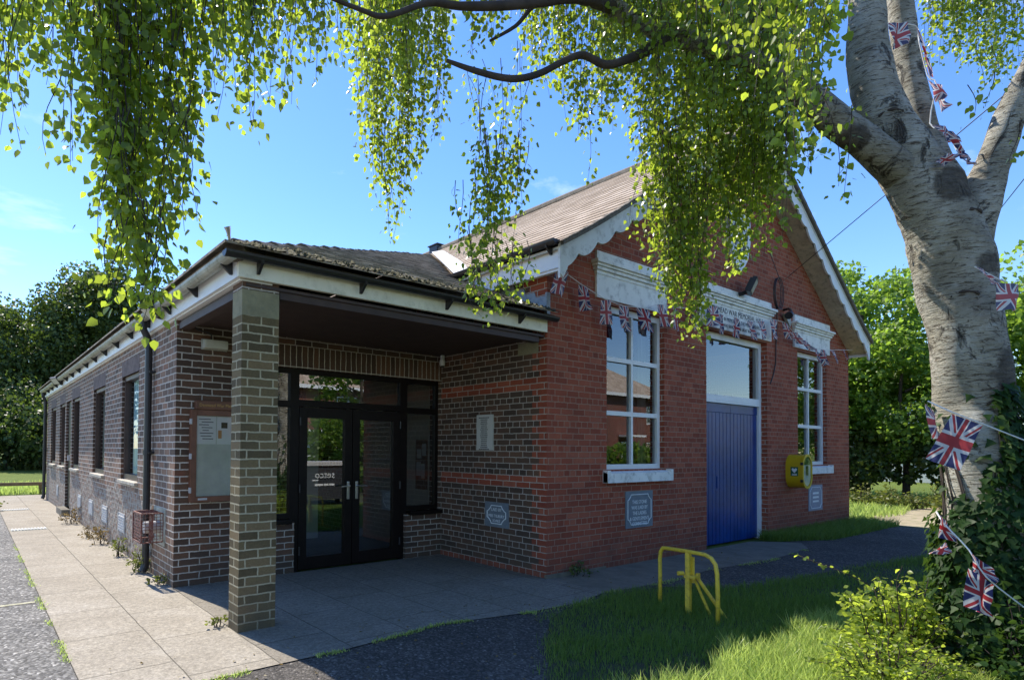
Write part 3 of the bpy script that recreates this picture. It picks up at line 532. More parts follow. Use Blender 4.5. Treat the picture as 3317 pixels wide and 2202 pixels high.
mb.build('ridge_tile', 'hip', roof, smooth=False)
mb = MB(); mb.box(XM-.13, XM+.13, 7.9, 8.25, hz(XM)-.1, hz(XM)+.13, bev=.02); mb.box(XM-.16, XM+.16, 7.86, 8.29, hz(XM)+.13, hz(XM)+.16, bev=.01); mb.build('roof_vent', 'black', roof)
# bargeboards
for side in (0, 1):
    mb = MB(); n = 250; T = [5.0*i/n - .02 for i in range(n+1)]
    X = (lambda t: t-.15) if side == 0 else (lambda t: 9.85-t)
    def bot(t):
        s_ = .25 + .085*abs(math.sin(math.pi*(t+.05)/.36))**.75
        if t < .12: s_ = .44 - .10*abs(t-.04)/.08
        return s_
    for i in range(n):
        a, b = T[i], T[i+1]; za, zb = hz(a-.15), hz(b-.15); xa, xb = X(a), X(b)
        f = [(xa, -.335, za-bot(a)), (xb, -.335, zb-bot(b)), (xb, -.335, zb-.012), (xa, -.335, za-.012)]
        if side: f = [f[1], f[0], f[3], f[2]]
        mb.quad(*f); g = [(p[0], -.305, p[2]) for p in f]; mb.quad(*reversed(g)); mb.quad(f[1], f[0], g[0], g[1])
    mb.quad((X(T[0]), -.335, hz(-.17)-.42), (X(T[0]), -.305, hz(-.17)-.42), (X(T[0]), -.305, hz(-.17)), (X(T[0]), -.335, hz(-.17)))
    bb = mb.build('bargeboard', 'white_dirty' if side == 0 else 'white', hall)
    mb = MB()
    for i in range(0, n, 5):
        a, b = T[i], T[min(i+5, n)]; za, zb = hz(a-.15), hz(b-.15)
        for (o0, o1, y0) in ((.012, .05, -.355), (.062, .085, -.348)):
            f = [(X(a), y0, za-o1), (X(b), y0, zb-o1), (X(b), y0, zb-o0), (X(a), y0, za-o0)]
            g = [(p[0], -.335, p[2]) for p in f]
            mb.quad(*(f if side == 0 else [f[1], f[0], f[3], f[2]])); mb.quad(f[3], f[2], g[2], g[3]); mb.quad(f[0], f[1], g[1], g[0])
    if side: mb.build('moulding', 'white', bb)
    mb = MB(); t = -.02
    while t < 5.0:
        e = min(t+.115, 5.0); a, b = t, e
        mb.quad((X(a), -.30, hz(a-.15)-.30), (X(b), -.30, hz(b-.15)-.30), (X(b), .0, hz(b-.15)-.30), (X(a), .0, hz(a-.15)-.30))
        mb.quad((X(b), -.30, hz(b-.15)-.30), (X(b), .0, hz(b-.15)-.30), (X(b), .0, hz(b-.15)-.285), (X(b), -.30, hz(b-.15)-.285)); t = e+.004
    mb.quad((X(0), 0.0, hz(-.15)-.30), (X(0), -.3, hz(-.15)-.30), (X(0), -.3, hz(-.15)-.1), (X(0), 0, hz(-.15)-.1))
    mb.build('verge_soffit', 'tan', hall)
for side in (0, 1):
    mb = MB(); X = (lambda t: t-.15) if side == 0 else (lambda t: 9.85-t)
    for i in range(50):
        a, b = .1*i-.04, .1*(i+1)-.04
        f = [(X(a), -.395, hz(a-.15)-.055), (X(b), -.395, hz(b-.15)-.055), (X(b), -.395, hz(b-.15)+.004+.010*((i*3) % 5)/5), (X(a), -.395, hz(a-.15)+.004+.010*((i*3) % 5)/5)]; g = [(p[0], -.31, p[2]) for p in f]
        if side: f = [f[1], f[0], f[3], f[2]]; g = [g[1], g[0], g[3], g[2]]
        mb.quad(*f); mb.quad(f[1], f[0], g[0], g[1]); mb.quad(f[3], f[2], g[2], g[3])
    mb.build('verge_edge', 'hip', roof)
# eaves on the left: fascia, soffit and gutter
mb = MB(); mb.box(-.155, -.125, -.30, 1.9, 3.56, 3.84); mb.build('eaves_fascia', 'white', hall)
mb = MB(); mb.box(-.125, .0, -.30, 1.9, 3.60, 3.62); mb.build('eaves_soffit', 'white', hall)
mb = MB(); mb.box(9.825, 9.855, -.30, 19.9, 3.56, 3.84); mb.build('eaves_fascia', 'white', hall)
def gutter(mb, p0, p1, r=.058):
    a, b = Vector(p0), Vector(p1); d = (b-a).normalized(); s_ = d.cross(Vector((0, 0, 1))).normalized()
    n = 8; ring = []
    for P in (a, b):
        ring.append([P + s_*math.cos(math.pi+math.pi*k/n)*r + Vector((0, 0, 1))*math.sin(math.pi+math.pi*k/n)*r for k in range(n+1)])
        ring.append([P + s_*math.cos(math.pi+math.pi*k/n)*(r-.006) + Vector((0, 0, 1))*math.sin(math.pi+math.pi*k/n)*(r-.006) for k in range(n+1)])
    o0, i0, o1, i1 = ring[0], ring[1], ring[2], ring[3]
    for k in range(n):
        mb.quad(o0[k], o0[k+1], o1[k+1], o1[k]); mb.quad(i0[k+1], i0[k], i1[k], i1[k+1])
    for k in (0, n): mb.quad(o0[k], o1[k], i1[k], i0[k])
    mb.add(o0, [tuple(range(n+1))]); mb.add(o1, [tuple(reversed(range(n+1)))])
    return mb
mb = gutter(MB(), (-.225, -.33, 3.90), (-.225, 1.75, 3.90)); g_ = mb.build('gutter', 'black', hall)
def bracket(name, mat, p, d, parent, drop=.10):
    """triangular gutter bracket at p, sticking out along d"""
    d = Vector(d); s_ = d.cross(Vector((0, 0, 1)))*.012; p = Vector(p); u = Vector((0, 0, 1))
    pts = [p - s_, p + d*.11 - s_, p + d*.10 - u*.03 - s_, p + d*.02 - u*drop - s_, p - u*drop - s_]
    return MB().prism(pts, s_*2).build(name, mat, parent)
bracket('gutter_bracket', 'black', (-.156, -.2, 3.86), (-1, 0, 0), g_); bracket('gutter_bracket', 'black', (-.156, .75, 3.86), (-1, 0, 0), g_)
# lintels with cornice
def lintel(x0, x1, zb, zc, zt, kind='lintel'):
    mb = MB(); mb.box(x0, x1, -.030, .02, zb, zc); mb.box(x0, x1, -.034, .02, zc+.172, zt)
    o = mb.build(kind, 'stone_white', hall)
    m2 = MB()
    for (a, b, pr) in ((0, .045, .04), (.049, .09, .065), (.094, .125, .085), (.128, .17, .11)):
        m2.box(x0-pr+.03, x1+pr-.03, -pr, .02, zc+a+.001, zc+b+.001, bev=.006)
    m2.build('cornice', 'stone_white', o); return o
lintel(.92, 2.56, 3.485, 3.785, 4.085)
ins = lintel(3.45, 5.93, 3.47, 3.86, 4.15, 'inscription_lintel')
lintel(6.90, 8.60, 3.485, 3.785, 4.095)
mb = MB()
text_on(mb, 'DENMEAD WAR MEMORIAL HALL', .125, (4.69, -.0315, 3.735), '-y', xs=.98)
text_on(mb, 'ERECTED IN MEMORY OF THE MEN WHO FELL', .085, (4.69, -.0315, 3.62), '-y', xs=.92)
text_on(mb, '& THOSE WHO SERVED IN THE GREAT WAR 1914-1918', .072, (4.69, -.0315, 3.52), '-y', xs=.88)
mb.build('lettering', 'ink', ins)
# windows
def sash(name, x0, x1, z0, z1, rows, y0=.07, parent=hall):
    mb = MB(); f = .065; y1 = y0+.07
    mb.box(x0, x0+f, y0, y1, z0, z1); mb.box(x1-f, x1, y0, y1, z0, z1); mb.box(x0+f, x1-f, y0, y1, z1-f-.02, z1); mb.box(x0+f, x1-f, y0-.004, y1, z0, z0+f)
    xm = (x0+x1)/2; mb.box(xm-.022, xm+.022, y0+.004, y1-.004, z0+f, z1-f-.02)
    for r_ in rows:
        for a, b in ((x0+f, xm-.022), (xm+.022, x1-f)): mb.box(a, b, y0+.002, y1-.006, r_-.03, r_+.03)
    o = mb.build(name, 'white', parent)
    MB().quad((x0+f*.5, y0+.04, z0+f*.5), (x1-f*.5, y0+.04, z0+f*.5), (x1-f*.5, y0+.04, z1-f*.5), (x0+f*.5, y0+.04, z1-f*.5)).build('pane', 'glass', o)
    return o
def curtain(x0, x1, z0, z1, y, parent, mat='curtain'):
    n = 40; mb = MB()
    P = [(x0+(x1-x0)*i/n, y+.02*math.sin(i*1.3)+.01*math.sin(i*2.9)) for i in range(n+1)]
    for (a, b) in zip(P[:-1], P[1:]): mb.quad((a[0], a[1], z0), (b[0], b[1], z0), (b[0], b[1], z1), (a[0], a[1], z1))
    return mb.build('curtain', mat, parent, smooth=True)
wl = sash('window', 1.17, 2.53, 1.27, 3.44, (2.02, 2.74)); curtain(1.20, 1.42, 1.3, 3.4, .30, wl); curtain(2.35, 2.52, 1.3, 3.4, .30, wl)
wr = sash('window', 7.10, 8.50, 1.27, 3.44, (2.02, 2.74)); curtain(7.14, 7.6, 1.3, 3.4, .30, wr); curtain(8.2, 8.48, 1.3, 3.4, .30, wr)
for x0, x1 in ((1.09, 2.64), (7.02, 8.62)):
    mb = MB(); mb.prism([(x0, .06, 1.10), (x0, -.075, 1.10), (x0, -.075, 1.222), (x0, .06, 1.268)], (x1-x0, 0, 0)); mb.box(x0, x0+.07, -.077, .0, 1.10, 1.262, bev=.006); mb.box(x1-.07, x1, -.077, .0, 1.10, 1.262, bev=.006)
    mb.build('window_sill', 'stone_white', hall)
# blue door with fanlight
mb = MB(); mb.box(3.72, 3.79, .10, .20, 0, 3.44); mb.box(5.73, 5.82, .10, .20, 0, 3.44); mb.box(3.79, 5.73, .10, .20, 3.34, 3.44); mb.box(3.79, 5.73, .085, .20, 2.31, 2.365); mb.box(3.79, 5.73, .10, .20, 2.369, 2.44)
fr = mb.build('door_frame', 'white', hall)
MB().quad((3.77, .15, 2.42), (5.75, .15, 2.42), (5.75, .15, 3.36), (3.77, .15, 3.36)).build('fanlight_pane', 'glass', fr)
for (a, b) in ((3.793, 4.758), (4.762, 5.727)):
    mb = MB(); mb.box(a, b, .150, .19, .015, 2.305); mb.box(a, b, .128, .150, 2.16, 2.305, bev=.004)
    n = 8; w_ = (b-a)/n
    for i in range(n): mb.box(a+i*w_+.004, a+(i+1)*w_-.004, .134, .150, .02, 2.157, bev=.005)
    d_ = mb.build('door_leaf', 'blue', hall)
    if a < 4: mb = MB(); mb.box(4.30, 4.34, .125, .134, .92, 1.12, bev=.004); mb.build('lock_plate', 'blue', d_)
# stepped lead flashing on the flank
mb = MB()
z0 = 3.17; y = .01
pts = [(-.012, .0, 3.15), (-.012, .0, 3.36)]
zz = 3.36; yy = .0
for k in range(6):
    pts += [(-.012, yy+.06, zz+.0), (-.012, yy+.16, zz+.0), (-.012, yy+.19, zz+.075)]; yy += .17; zz += .075
pts += [(-.012, yy+.1, zz), (-.012, yy+.1, 3.12+.455*(yy+.25))]
mb.prism(list(reversed(pts)), (.02, 0, 0)); mb.box(-.008, .05, -.008, .02, 3.14, 3.40); mb.build('flashing', 'lead', hall)
mb = MB(); mb.box(-.004, .02, .13, .46, 2.69, 2.84); mb.build('padstone', 'conc_pad', hall)
# gable crest: white shield with dark charges
cx, cz = 4.72, 5.03
sh = [(cx-.36, cz+.44), (cx+.36, cz+.44), (cx+.36, cz+.0), (cx+.28, cz-.28), (cx+.13, cz-.46), (cx, cz-.54), (cx-.13, cz-.46), (cx-.28, cz-.28), (cx-.36, cz)]
cr = thing('gable_crest', 'white heraldic shield with dark charges high on the brick gable, half hidden by birch leaves', 'crest', (cx, -.02, cz))
MB().prism([(x, .02, z) for x, z in sh], (0, -.08, 0)).build('shield', 'white', cr, fixn=True)
mb = MB()
for k in range(7):
    a = k*math.pi*2/7; x, z = cx+.2*math.cos(a), cz+.05+.24*math.sin(a); mb.prism([(x-.06, -.06, z-.02), (x+.02, -.06, z-.08), (x+.07, -.06, z+.03), (x-.01, -.06, z+.09)], (0, -.006, 0))
mb.box(cx-.03, cx+.03, -.066, -.06, cz-.1, cz+.2); mb.build('charge', 'ink', cr, fixn=True)

# ================================================================== EXTENSION
X0 = -3.73; YB = 1.96
ext = thing('hall_extension', 'low dark brick extension with an open porch, white fascia and mossy hipped tile roof', 'extension', (X0, YB, 0))
WINS = [(3.73, 4.79), (6.15, 7.27), (8.95, 10.0), (11.2, 12.15), (13.0, 14.1)]
holes = [(a, b, 1.05, 2.53) for a, b in WINS] + [(10.18, 10.98, .14, 2.53)]
mb = MB(); wall(mb, 'y', YB, 15.1, 0, 2.95, X0, X0+.25, holes); wall(mb, 'x', X0+.25, 0, 0, 2.95, 15.1, 14.85, []); mb.build('brick_wall', 'brick_ext', ext)
mb = MB(); wall(mb, 'x', X0+.25, 0, 0, 2.87, YB, YB+.24, [(-2.85, -2.31, .62, 2.5), (-2.31, -.63, 0, 2.5), (-.63, -.02, .62, 2.5)]); mb.build('porch_wall', 'brick_porch', ext)
mb = MB(); mb.box(-2.95, -.005, YB-.004, YB+.02, 2.5, 2.78); mb.build('soldier_course', 'brick_soldier', ext)
M['soldier_side'] = paint('soldier_side', (.17, .125, .11), .9, .35, 9, bump=.006)
for a, b in WINS: MB().box(X0-.003, X0+.02, a-.03, b+.03, 2.53, 2.75).build('window_lintel', 'soldier_side', ext)
# pillar
pil = MB().box(X0, X0+.327, .04, .255, 0, 2.62).build('pillar', 'brick_pillar', ext)
MB().box(X0, X0+.327, .04, .255, 2.835, 2.94).build('top_course', 'brick_porch', pil)
MB().box(X0-.001, X0+.328, .039, .256, 2.62, 2.835).build('padstone', 'conc_pad', pil)
# soffit, beams, fascia
MB().box(X0+.03, -.003, .03, YB, 2.865, 2.89).build('porch_soffit', 'soffit', ext)
mb = MB(); mb.box(-3.39, -.08, .05, .15, 2.80, 2.864); mb.box(X0+.02, X0+.13, .26, YB, 2.80, 2.864); mb.build('porch_beam', 'soffit', ext)
mb = MB(); mb.box(-3.785, -.012, -.018, .02, 2.915, 3.075); fa = mb.build('fascia', 'cream', ext)
mb = MB(); mb.box(-3.788, -3.755, .021, 15.25, 2.915, 3.075); mb.box(-3.755, X0+.26, .03, 15.2, 2.90, 2.914); mb.build('fascia', 'white', ext)
mb = gutter(MB(), (-3.93, -.088, 3.085), (.075, -.088, 3.085), .050); g1 = mb.build('gutter', 'black', ext)
mb = gutter(MB(), (-3.86, 15.25, 3.085), (-3.86, -.09, 3.085), .062); g2 = mb.build('gutter', 'gutter_grey', ext)
for x in (-3.62, -2.62, -1.58, -.5): bracket('gutter_bracket', 'black', (x, -.019, 3.055), (0, -1, 0), g1)
for k in range(17): bracket('gutter_bracket', 'black', (-3.789, .12+.93*k, 3.055), (-1, 0, 0), g2)
# roof: front slope, left slope
SF = .455; E = (4.3, 7.6); HX0, HY0, HZ0 = -3.95, -.16, 3.125
SL = SF*(E[1]-HY0)/(E[0]-HX0)
def zf(y): return HZ0 + SF*(y-HY0)
def zl(x): return HZ0 + SL*(x-HX0)
def xh(y): return HX0 + (y-HY0)*(E[0]-HX0)/(E[1]-HY0)
def xr(y): return 0.0 if y < 1.35 else min(E[0], (y-1.35)*(E[0]+.15)/(E[1]-1.35))
mb = MB(); n = 86; dy = .09
for i in range(n):
    ya, yb = HY0+dy*i, min(HY0+dy*(i+1), E[1])
    if ya >= E[1]: break
    xa0, xa1, xb0, xb1 = xh(ya), xr(ya), xh(yb), xr(yb)
    ns = max(1, int((xa1-xa0)/.34)); jj = [random.uniform(-.003, .004) for _ in range(ns)]
    for k in range(ns):
        f0, f1 = k/ns, (k+1)/ns
        a = (xa0+(xa1-xa0)*f0, ya, zf(ya)+.009+jj[k]); b = (xa0+(xa1-xa0)*f1, ya, zf(ya)+.009+jj[k]); c = (xb0+(xb1-xb0)*f1, yb, zf(yb)); d = (xb0+(xb1-xb0)*f0, yb, zf(yb))
        mb.quad(a, b, c, d); mb.quad((a[0], ya, zf(ya)-.003), (b[0], ya, zf(ya)-.003), b, a)
for i in range(88):
    xa, xb = HX0+.095*i, HX0+.095*(i+1); ya, yb = HY0+(xa-HX0)*(E[1]-HY0)/(E[0]-HX0), HY0+(xb-HX0)*(E[1]-HY0)/(E[0]-HX0)
    if xb > E[0]: break
    mb.quad((xa, 15.35, zl(xa)+.02), (xa, ya, zl(xa)+.02), (xb, yb, zl(xb)), (xb, 15.35, zl(xb))); mb.quad((xa, 15.35, zl(xa)-.003), (xa, ya, zl(xa)-.003), (xa, ya, zl(xa)+.02), (xa, 15.35, zl(xa)+.02))
mb.quad((HX0+.02, HY0+.02, 3.09), (0, HY0+.02, 3.09), (0, .03, 3.09), (HX0+.02, .03, 3.09)); mb.quad((HX0+.02, .03, 3.09), (X0+.25, .03, 3.09), (X0+.25, 15.3, 3.09), (HX0+.02, 15.3, 3.09))
rf = mb.build('roof', 'tile_ext', ext)
mb = MB(); hl = math.hypot(E[0]-HX0, E[1]-HY0); d3 = Vector((E[0]-HX0, E[1]-HY0, zf(E[1])-HZ0)); nt = 30
for i in range(nt):
    a = Vector((HX0+.12, HY0+.12, HZ0-.03)) + d3*(i/nt); b = Vector((HX0+.12, HY0+.12, HZ0-.03)) + d3*((i+1.08)/nt); sh_ = Vector((random.uniform(-.01, .01), random.uniform(-.01, .01), random.uniform(-.004, .008)))
    mb.tube([a+sh_+Vector((0, 0, .012)), b+sh_-Vector((0, 0, .006))], [.094, .085], 12)
mb.build('hip_tile', 'hip', rf)
MB().tube([(-3.90, -.12, 3.16), (-3.91, -.13, 3.19), (-3.92, -.14, 3.225), (-3.93, -.145, 3.25)], [.012, .013, .02, .027], 6).build('hip_iron', 'metal', rf)
vm = MB()
for i in range(12):
    f0, f1 = i/12, (i+1.03)/12
    pa = Vector((-.12, 1.38, 3.86)).lerp(Vector((E[0]+.05, E[1]-.1, zf(E[1])+.02)), f0); pb = Vector((-.12, 1.38, 3.86)).lerp(Vector((E[0]+.05, E[1]-.1, zf(E[1])+.02)), f1)
    o1 = Vector((-.12, .02, .035)); o2 = Vector((.11, -.17, .03))
    vm.quad(pa+o1, pa+o2+Vector((0, 0, .05)), pb+o2+Vector((0, 0, .05)), pb+o1)
vm.build('valley_lining', 'valley', rf)
# moss clods along the eaves
mv = []; mf = []
for i in range(520):
    x = random.uniform(HX0+.1, -.02); r_ = random.uniform(.008, .026); y = HY0+random.uniform(-.02, .14)*(1 if random.random() < .7 else 3); z = zf(y)+.012
    b = len(mv); mv += [(x-r_, y, z), (x+r_*random.uniform(.5, 1.4), y-r_, z), (x+r_, y+r_, z), (x, y+random.uniform(-r_, r_), z+r_*random.uniform(.7, 1.5))]
    mf += [(b, b+1, b+3), (b+1, b+2, b+3), (b+2, b, b+3)]
np_mesh('moss', mv, mf, 3, 'moss', rf)['kind'] = 'stuff'
# side windows, door, vents
for i, (a, b) in enumerate(WINS):
    mb = MB(); xa, xb = X0+.035, X0+.12; f = .055
    mb.box(xa, xb, a, a+f, 1.05, 2.53); mb.box(xa, xb, b-f, b, 1.05, 2.53); mb.box(xa, xb, a+f, b-f, 2.47, 2.53); mb.box(xa, xb, a+f, b-f, 1.05, 1.13)
    o = mb.build('side_window', 'brown_frame', ext)
    MB().quad((X0+.085, b-.02, 1.07), (X0+.085, a+.02, 1.07), (X0+.085, a+.02, 2.51), (X0+.085, b-.02, 2.51)).build('pane', 'glass_side', o)
    if i in (0, 1):
        mb = MB()
        for k in range(16): mb.box(X0+.15+.004*(k % 2), X0+.155+.004*(k % 2), a+.02+(b-a-.04)*k/16, a+.02+(b-a-.04)*(k+.97)/16, 1.10, 2.5)
        mb.build('blind', 'blind' if i == 0 else 'curtain', o)
    MB().box(X0-.045, X0+.11, a-.04, b+.04, 1.0, 1.045, bev=.006).build('window_sill', 'tan', ext)
mb = MB(); mb.box(X0+.05, X0+.11, 10.18, 10.98, .14, 2.53); d = mb.build('side_door', 'black_frame', ext)
MB().box(X0-.05, X0-.02+.1, 10.2, 10.25, 1.2, 1.32, bev=.005).build('entry_pad', 'vent', d)
MB().box(X0-.16, X0+.1, 10.1, 11.05, .0, .14, bev=.008).build('door_step', 'conc_path', ext)
for (y0, y1) in ((2.9, 3.2), (4.42, 4.86), (5.75, 6.2), (7.12, 7.53), (8.5, 8.9), (12.2, 12.5)):
    mb = MB(); mb.box(X0-.006, X0+.02, y0, y1, .29, .56)
    for k in range(6): mb.box(X0-.016, X0-.006, y0+.03, y1-.03, .32+.036*k, .34+.036*k)
    mb.box(X0-.014, X0-.006, y0, y0+.02, .29, .56); mb.box(X0-.014, X0-.006, y1-.02, y1, .29, .56)
    mb.build('air_vent', 'vent', ext)
# downpipes
def downpipe(y, r=.042):
    x = X0-.065; mb = MB()
    mb.tube([(-3.86, y, 3.03), (-3.86, y, 2.93), (-3.83, y, 2.87), (x, y, 2.78), (x, y, 2.7)], r, 12); mb.tube([(x, y, 2.71), (x, y, .06)], r, 12); mb.tube([(x, y, .11), (x-.03, y, .03)], r*1.1, 12)
    for z in (2.74, 1.45): mb.tube([(x, y, z-.03), (x, y, z+.03)], r*1.22, 12)
    o = mb.build('downpipe', 'black', ext)
    for z in (2.42, 1.45, .38): MB().box(X0-.07, X0+.0, y-.075, y+.075, z-.014, z+.014, bev=.004).build('pipe_clip', 'black', o)
downpipe(2.92); downpipe(15.0)
# entrance screen
def screen():
    y0, y1 = YB+.05, YB+.12; mb = MB(); z1 = 2.5
    mb.box(-2.85, -2.80, y0, y1, .62, z1); mb.box(-2.80, -.07, y0, y1, 2.44, z1)
    mb.box(-2.36, -2.24, y0-.004, y1, .0, 2.44); mb.box(-.70, -.58, y0-.004, y1, .0, 2.44); mb.box(-.07, -.02, y0, y1, .62, z1)
    mb.box(-2.24, -.70, y0, y1, 2.04, 2.12); mb.box(-2.80, -2.36, y0, y1, 2.02, 2.10); mb.box(-.58, -.07, y0, y1, 2.02, 2.10); mb.box(-2.80, -2.36, y0, y1, .66, .72); mb.box(-.58, -.07, y0, y1, .66, .72)
    o = mb.build('entrance_frame', 'black_frame', ext)
    m2 = MB(); y = y0+.035
    for (a, b, c, e) in ((-2.80, -2.36, .72, 2.02), (-2.80, -2.36, 2.10, 2.44), (-2.24, -.70, 2.12, 2.44), (-.58, -.07, .72, 2.02), (-.58, -.07, 2.10, 2.44)): m2.quad((a, y, c), (b, y, c), (b, y, e), (a, y, e))
    m2.build('pane', 'glass_door', o)
    for a, b in ((-2.86, -2.36), (-.58, -.002)): MB().box(a, b, YB-.05, YB+.06, .60, .655, bev=.006).build('window_sill', 'black_frame', ext)
    for s_, (a, b) in ((0, (-2.235, -1.475)), (1, (-1.465, -.705))):
        m3 = MB(); ya, yb = y0-.012, y1-.01
        m3.box(a, a+.11, ya, yb, .02, 2.03, bev=.004); m3.box(b-.11, b, ya, yb, .02, 2.03, bev=.004); m3.box(a+.11, b-.11, ya, yb, 1.90, 2.03); m3.box(a+.11, b-.11, ya, yb, .02, .17)
        d = m3.build('glazed_door', 'black_frame', ext)
        m4 = MB(); m4.quad((a+.1, ya+.035, .16), (b-.1, ya+.035, .16), (b-.1, ya+.035, 1.92), (a+.1, ya+.035, 1.92)); m4.build('pane', 'glass_door', d)
        hx = b-.06 if s_ == 0 else a+.06; m5 = MB(); m5.box(hx-.02, hx+.02, ya-.012, ya, .86, 1.09, bev=.006)
        sx = -1 if s_ == 0 else 1; m5.tube([(hx, ya-.012, 1.035), (hx, ya-.055, 1.035), (hx+sx*.13, ya-.055, 1.03)], .010, 8); m5.build('handle', 'metal', d, smooth=False)
        hx2 = a+.005 if s_ == 0 else b-.005
        for z in (.25, 1.02, 1.85): MB().tube([(hx2, ya-.012, z-.05), (hx2, ya-.012, z+.05)], .013, 8).build('hinge', 'black', d)
screen()
# entrance hall seen through the glass
mb = MB(); mb.box(-3.4, -.0, YB+.24, 4.6, -.02, .012); mb.build('entrance_floor', 'carpet', ext)
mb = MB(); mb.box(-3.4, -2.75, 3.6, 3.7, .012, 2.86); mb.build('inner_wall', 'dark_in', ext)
MB().box(-1.0, -.75, 4.3, 4.4, .012, 2.86).build('inner_wall', 'plaster', ext)
mb = MB(); mb.box(-.03, -.012, YB+.25, 4.6, .012, 2.86); mb.build('inner_side_wall', 'plaster', ext)
mb = MB(); mb.box(-.05, -.031, 2.23, 2.50, .92, 1.66); ck = mb.build('pin_board', 'cork', ext)
for (a, b, c, e) in ((2.25, 2.34, 1.42, 1.60), (2.36, 2.47, 1.38, 1.52), (2.28, 2.36, 1.08, 1.30), (2.37, 2.48, 1.12, 1.33)): MB().box(-.053, -.0505, a, b, c, e).build('paper', 'paper', ck)
mb = MB(); mb.box(-3.4, -.98, 4.6, 4.7, .012, 2.86); mb.build('inner_back_wall', 'brick_porch', ext)
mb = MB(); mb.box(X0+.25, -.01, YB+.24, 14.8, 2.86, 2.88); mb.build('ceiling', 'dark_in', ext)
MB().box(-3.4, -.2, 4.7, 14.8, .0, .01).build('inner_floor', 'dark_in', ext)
# ================================================================== THINGS ON THE WALLS
def stone(label, u0, u1, z0, z1, facing, lines, mat='slate', group=None):
    w_ = u1-u0; um = (u0+u1)/2
    if facing == '-y': P = lambda u, d, z: (u, -d, z); loc = (um, 0, z0)
    else: P = lambda u, d, z: (-d, u, z); loc = (0, um, z0)
    t = thing('foundation_stone', label, 'plaque', loc, group)
    a = [P(u0, -.01, z0), P(u1, -.01, z0), P(u1, -.01, z1), P(u0, -.01, z1)]; e = Vector(P(0, .022, 0))-Vector(P(0, 0, 0))
    MB().prism(a, e).build('slab', mat, t, fixn=True)
    m = .045; c = .075; D = .0135
    pts = [(u0+m, z0+m+c), (u0+m+.35*c, z0+m+.85*c), (u0+m+.85*c, z0+m+.35*c), (u0+m+c, z0+m), (u1-m-c, z0+m), (u1-m-.85*c, z0+m+.35*c), (u1-m-.35*c, z0+m+.85*c), (u1-m, z0+m+c), (u1-m, z1-m-c), (u1-m-.35*c, z1-m-.85*c), (u1-m-.85*c, z1-m-.35*c), (u1-m-c, z1-m), (u0+m+c, z1-m), (u0+m+.85*c, z1-m-.35*c), (u0+m+.35*c, z1-m-.85*c), (u0+m, z1-m-c), (u0+m, z0+m+c)]
    MB().tube([P(u, D, z) for u, z in pts], .0065, 6).build('border', 'lead_white', t)
    mb = MB()
    for (s, size, z) in lines:
        if s is None: mb.box(*( (um-.14, um+.14, -.0135, -.012, z, z+size) ))
        else: text_on(mb, s, size, P(um, .0125, z), facing, xs=.9)
    mb.build('lettering', 'lead_white', t); return t
stone('grey foundation stone under the left window, lettered THIS STONE WAS LAID BY THE LADIES', 1.575, 2.215, .475, .97, '-y', [('THIS STONE', .07, .80), ('WAS LAID BY', .07, .725), ('THE LADIES', .07, .65), ("& GENTLEMEN'S", .07, .575), ('COMMITTEE', .07, .50+.005)])
stone('grey foundation stone in the dark brick flank, lettered LAID BY MRS TILBURY SOAKE', .605, 1.03, .52, .84, '-x', [('LAID BY', .058, .725), ('MRS TILBURY', .054, .645), ('SOAKE', .05, .585)])
stone('pale blue grey foundation stone under the right window, its lettering worn faint', 7.56, 8.22, .385, .88, '-y', [(None, .04, .70), (None, .04, .62), (None, .035, .545)], 'slate_pale')
tb = thing('memorial_tablet', 'small pale stone tablet of names on the porch flank wall', 'plaque', (0, 1.03, 1.51))
MB().box(-.035, .01, .885, 1.175, 1.51, 1.98, bev=.005).build('slab', 'tablet', tb)
mb = MB()
for i in range(17):
    z = 1.945-.026*i; h = .20 if i in (0, 16) else random.uniform(.10, .15)
    for k in range(5):
        a = 1.03-h/2+h*k/5; mb.box(-.0365, -.0345, a+.004, a+h/5-.004*random.random(), z-.012, z)
mb.build('lettering', 'ink', tb)
# notice board
nb = thing('notice_board', 'brown wooden notice board with two pinned papers on the porch back wall', 'notice board', (-3.2, 1.96, .92))
yb = 1.958; mb = MB(); f = .065
mb.box(-3.585, -3.585+f, yb-.07, yb, .92, 1.93, bev=.006); mb.box(-2.95-f, -2.95, yb-.07, yb, .92, 1.93, bev=.006); mb.box(-3.585+f, -2.95-f, yb-.068, yb, .92, .98); mb.box(-3.585+f, -2.95-f, yb-.068, yb, 1.87, 1.93)
mb.build('frame', 'wood_board', nb)
MB().box(-3.52, -3.015, yb-.03, yb, .98, 1.87).build('backing', 'felt', nb)
mb = MB(); mb.box(-3.515, -3.30, yb-.036, yb-.031, 1.555, 1.865); mb.box(-3.288, -3.07, yb-.036, yb-.031, 1.555, 1.865); pp = mb.build('paper', 'paper', nb)
mb = MB()
for k, (a, b) in enumerate([(.01, .14), (.04, .17), (.01, .12), (.04, .16), (.05, .12), (.02, .17), (.03, .15), (.05, .17)]):
    z = 1.835-.031*k; mb.box(-3.5+a, -3.5+b, yb-.0375, yb-.0362, z-.008, z)
mb.build('print', 'ink', pp); MB().box(-3.275, -3.235, yb-.0375, yb-.0362, 1.62, 1.71).build('print', 'orange', pp); MB().box(-3.24, -3.17, yb-.0375, yb-.0362, 1.735, 1.80).build('print', 'moss', pp)
MB().quad((-3.52, yb-.055, .98), (-3.015, yb-.055, .98), (-3.015, yb-.055, 1.87), (-3.52, yb-.055, 1.87)).build('pane', 'glass_board', nb)
mb = MB(); mb.box(-3.535, -2.97, yb-.075, yb, 1.935, 2.035, bev=.008); hd = mb.build('header', 'wood_board', nb)
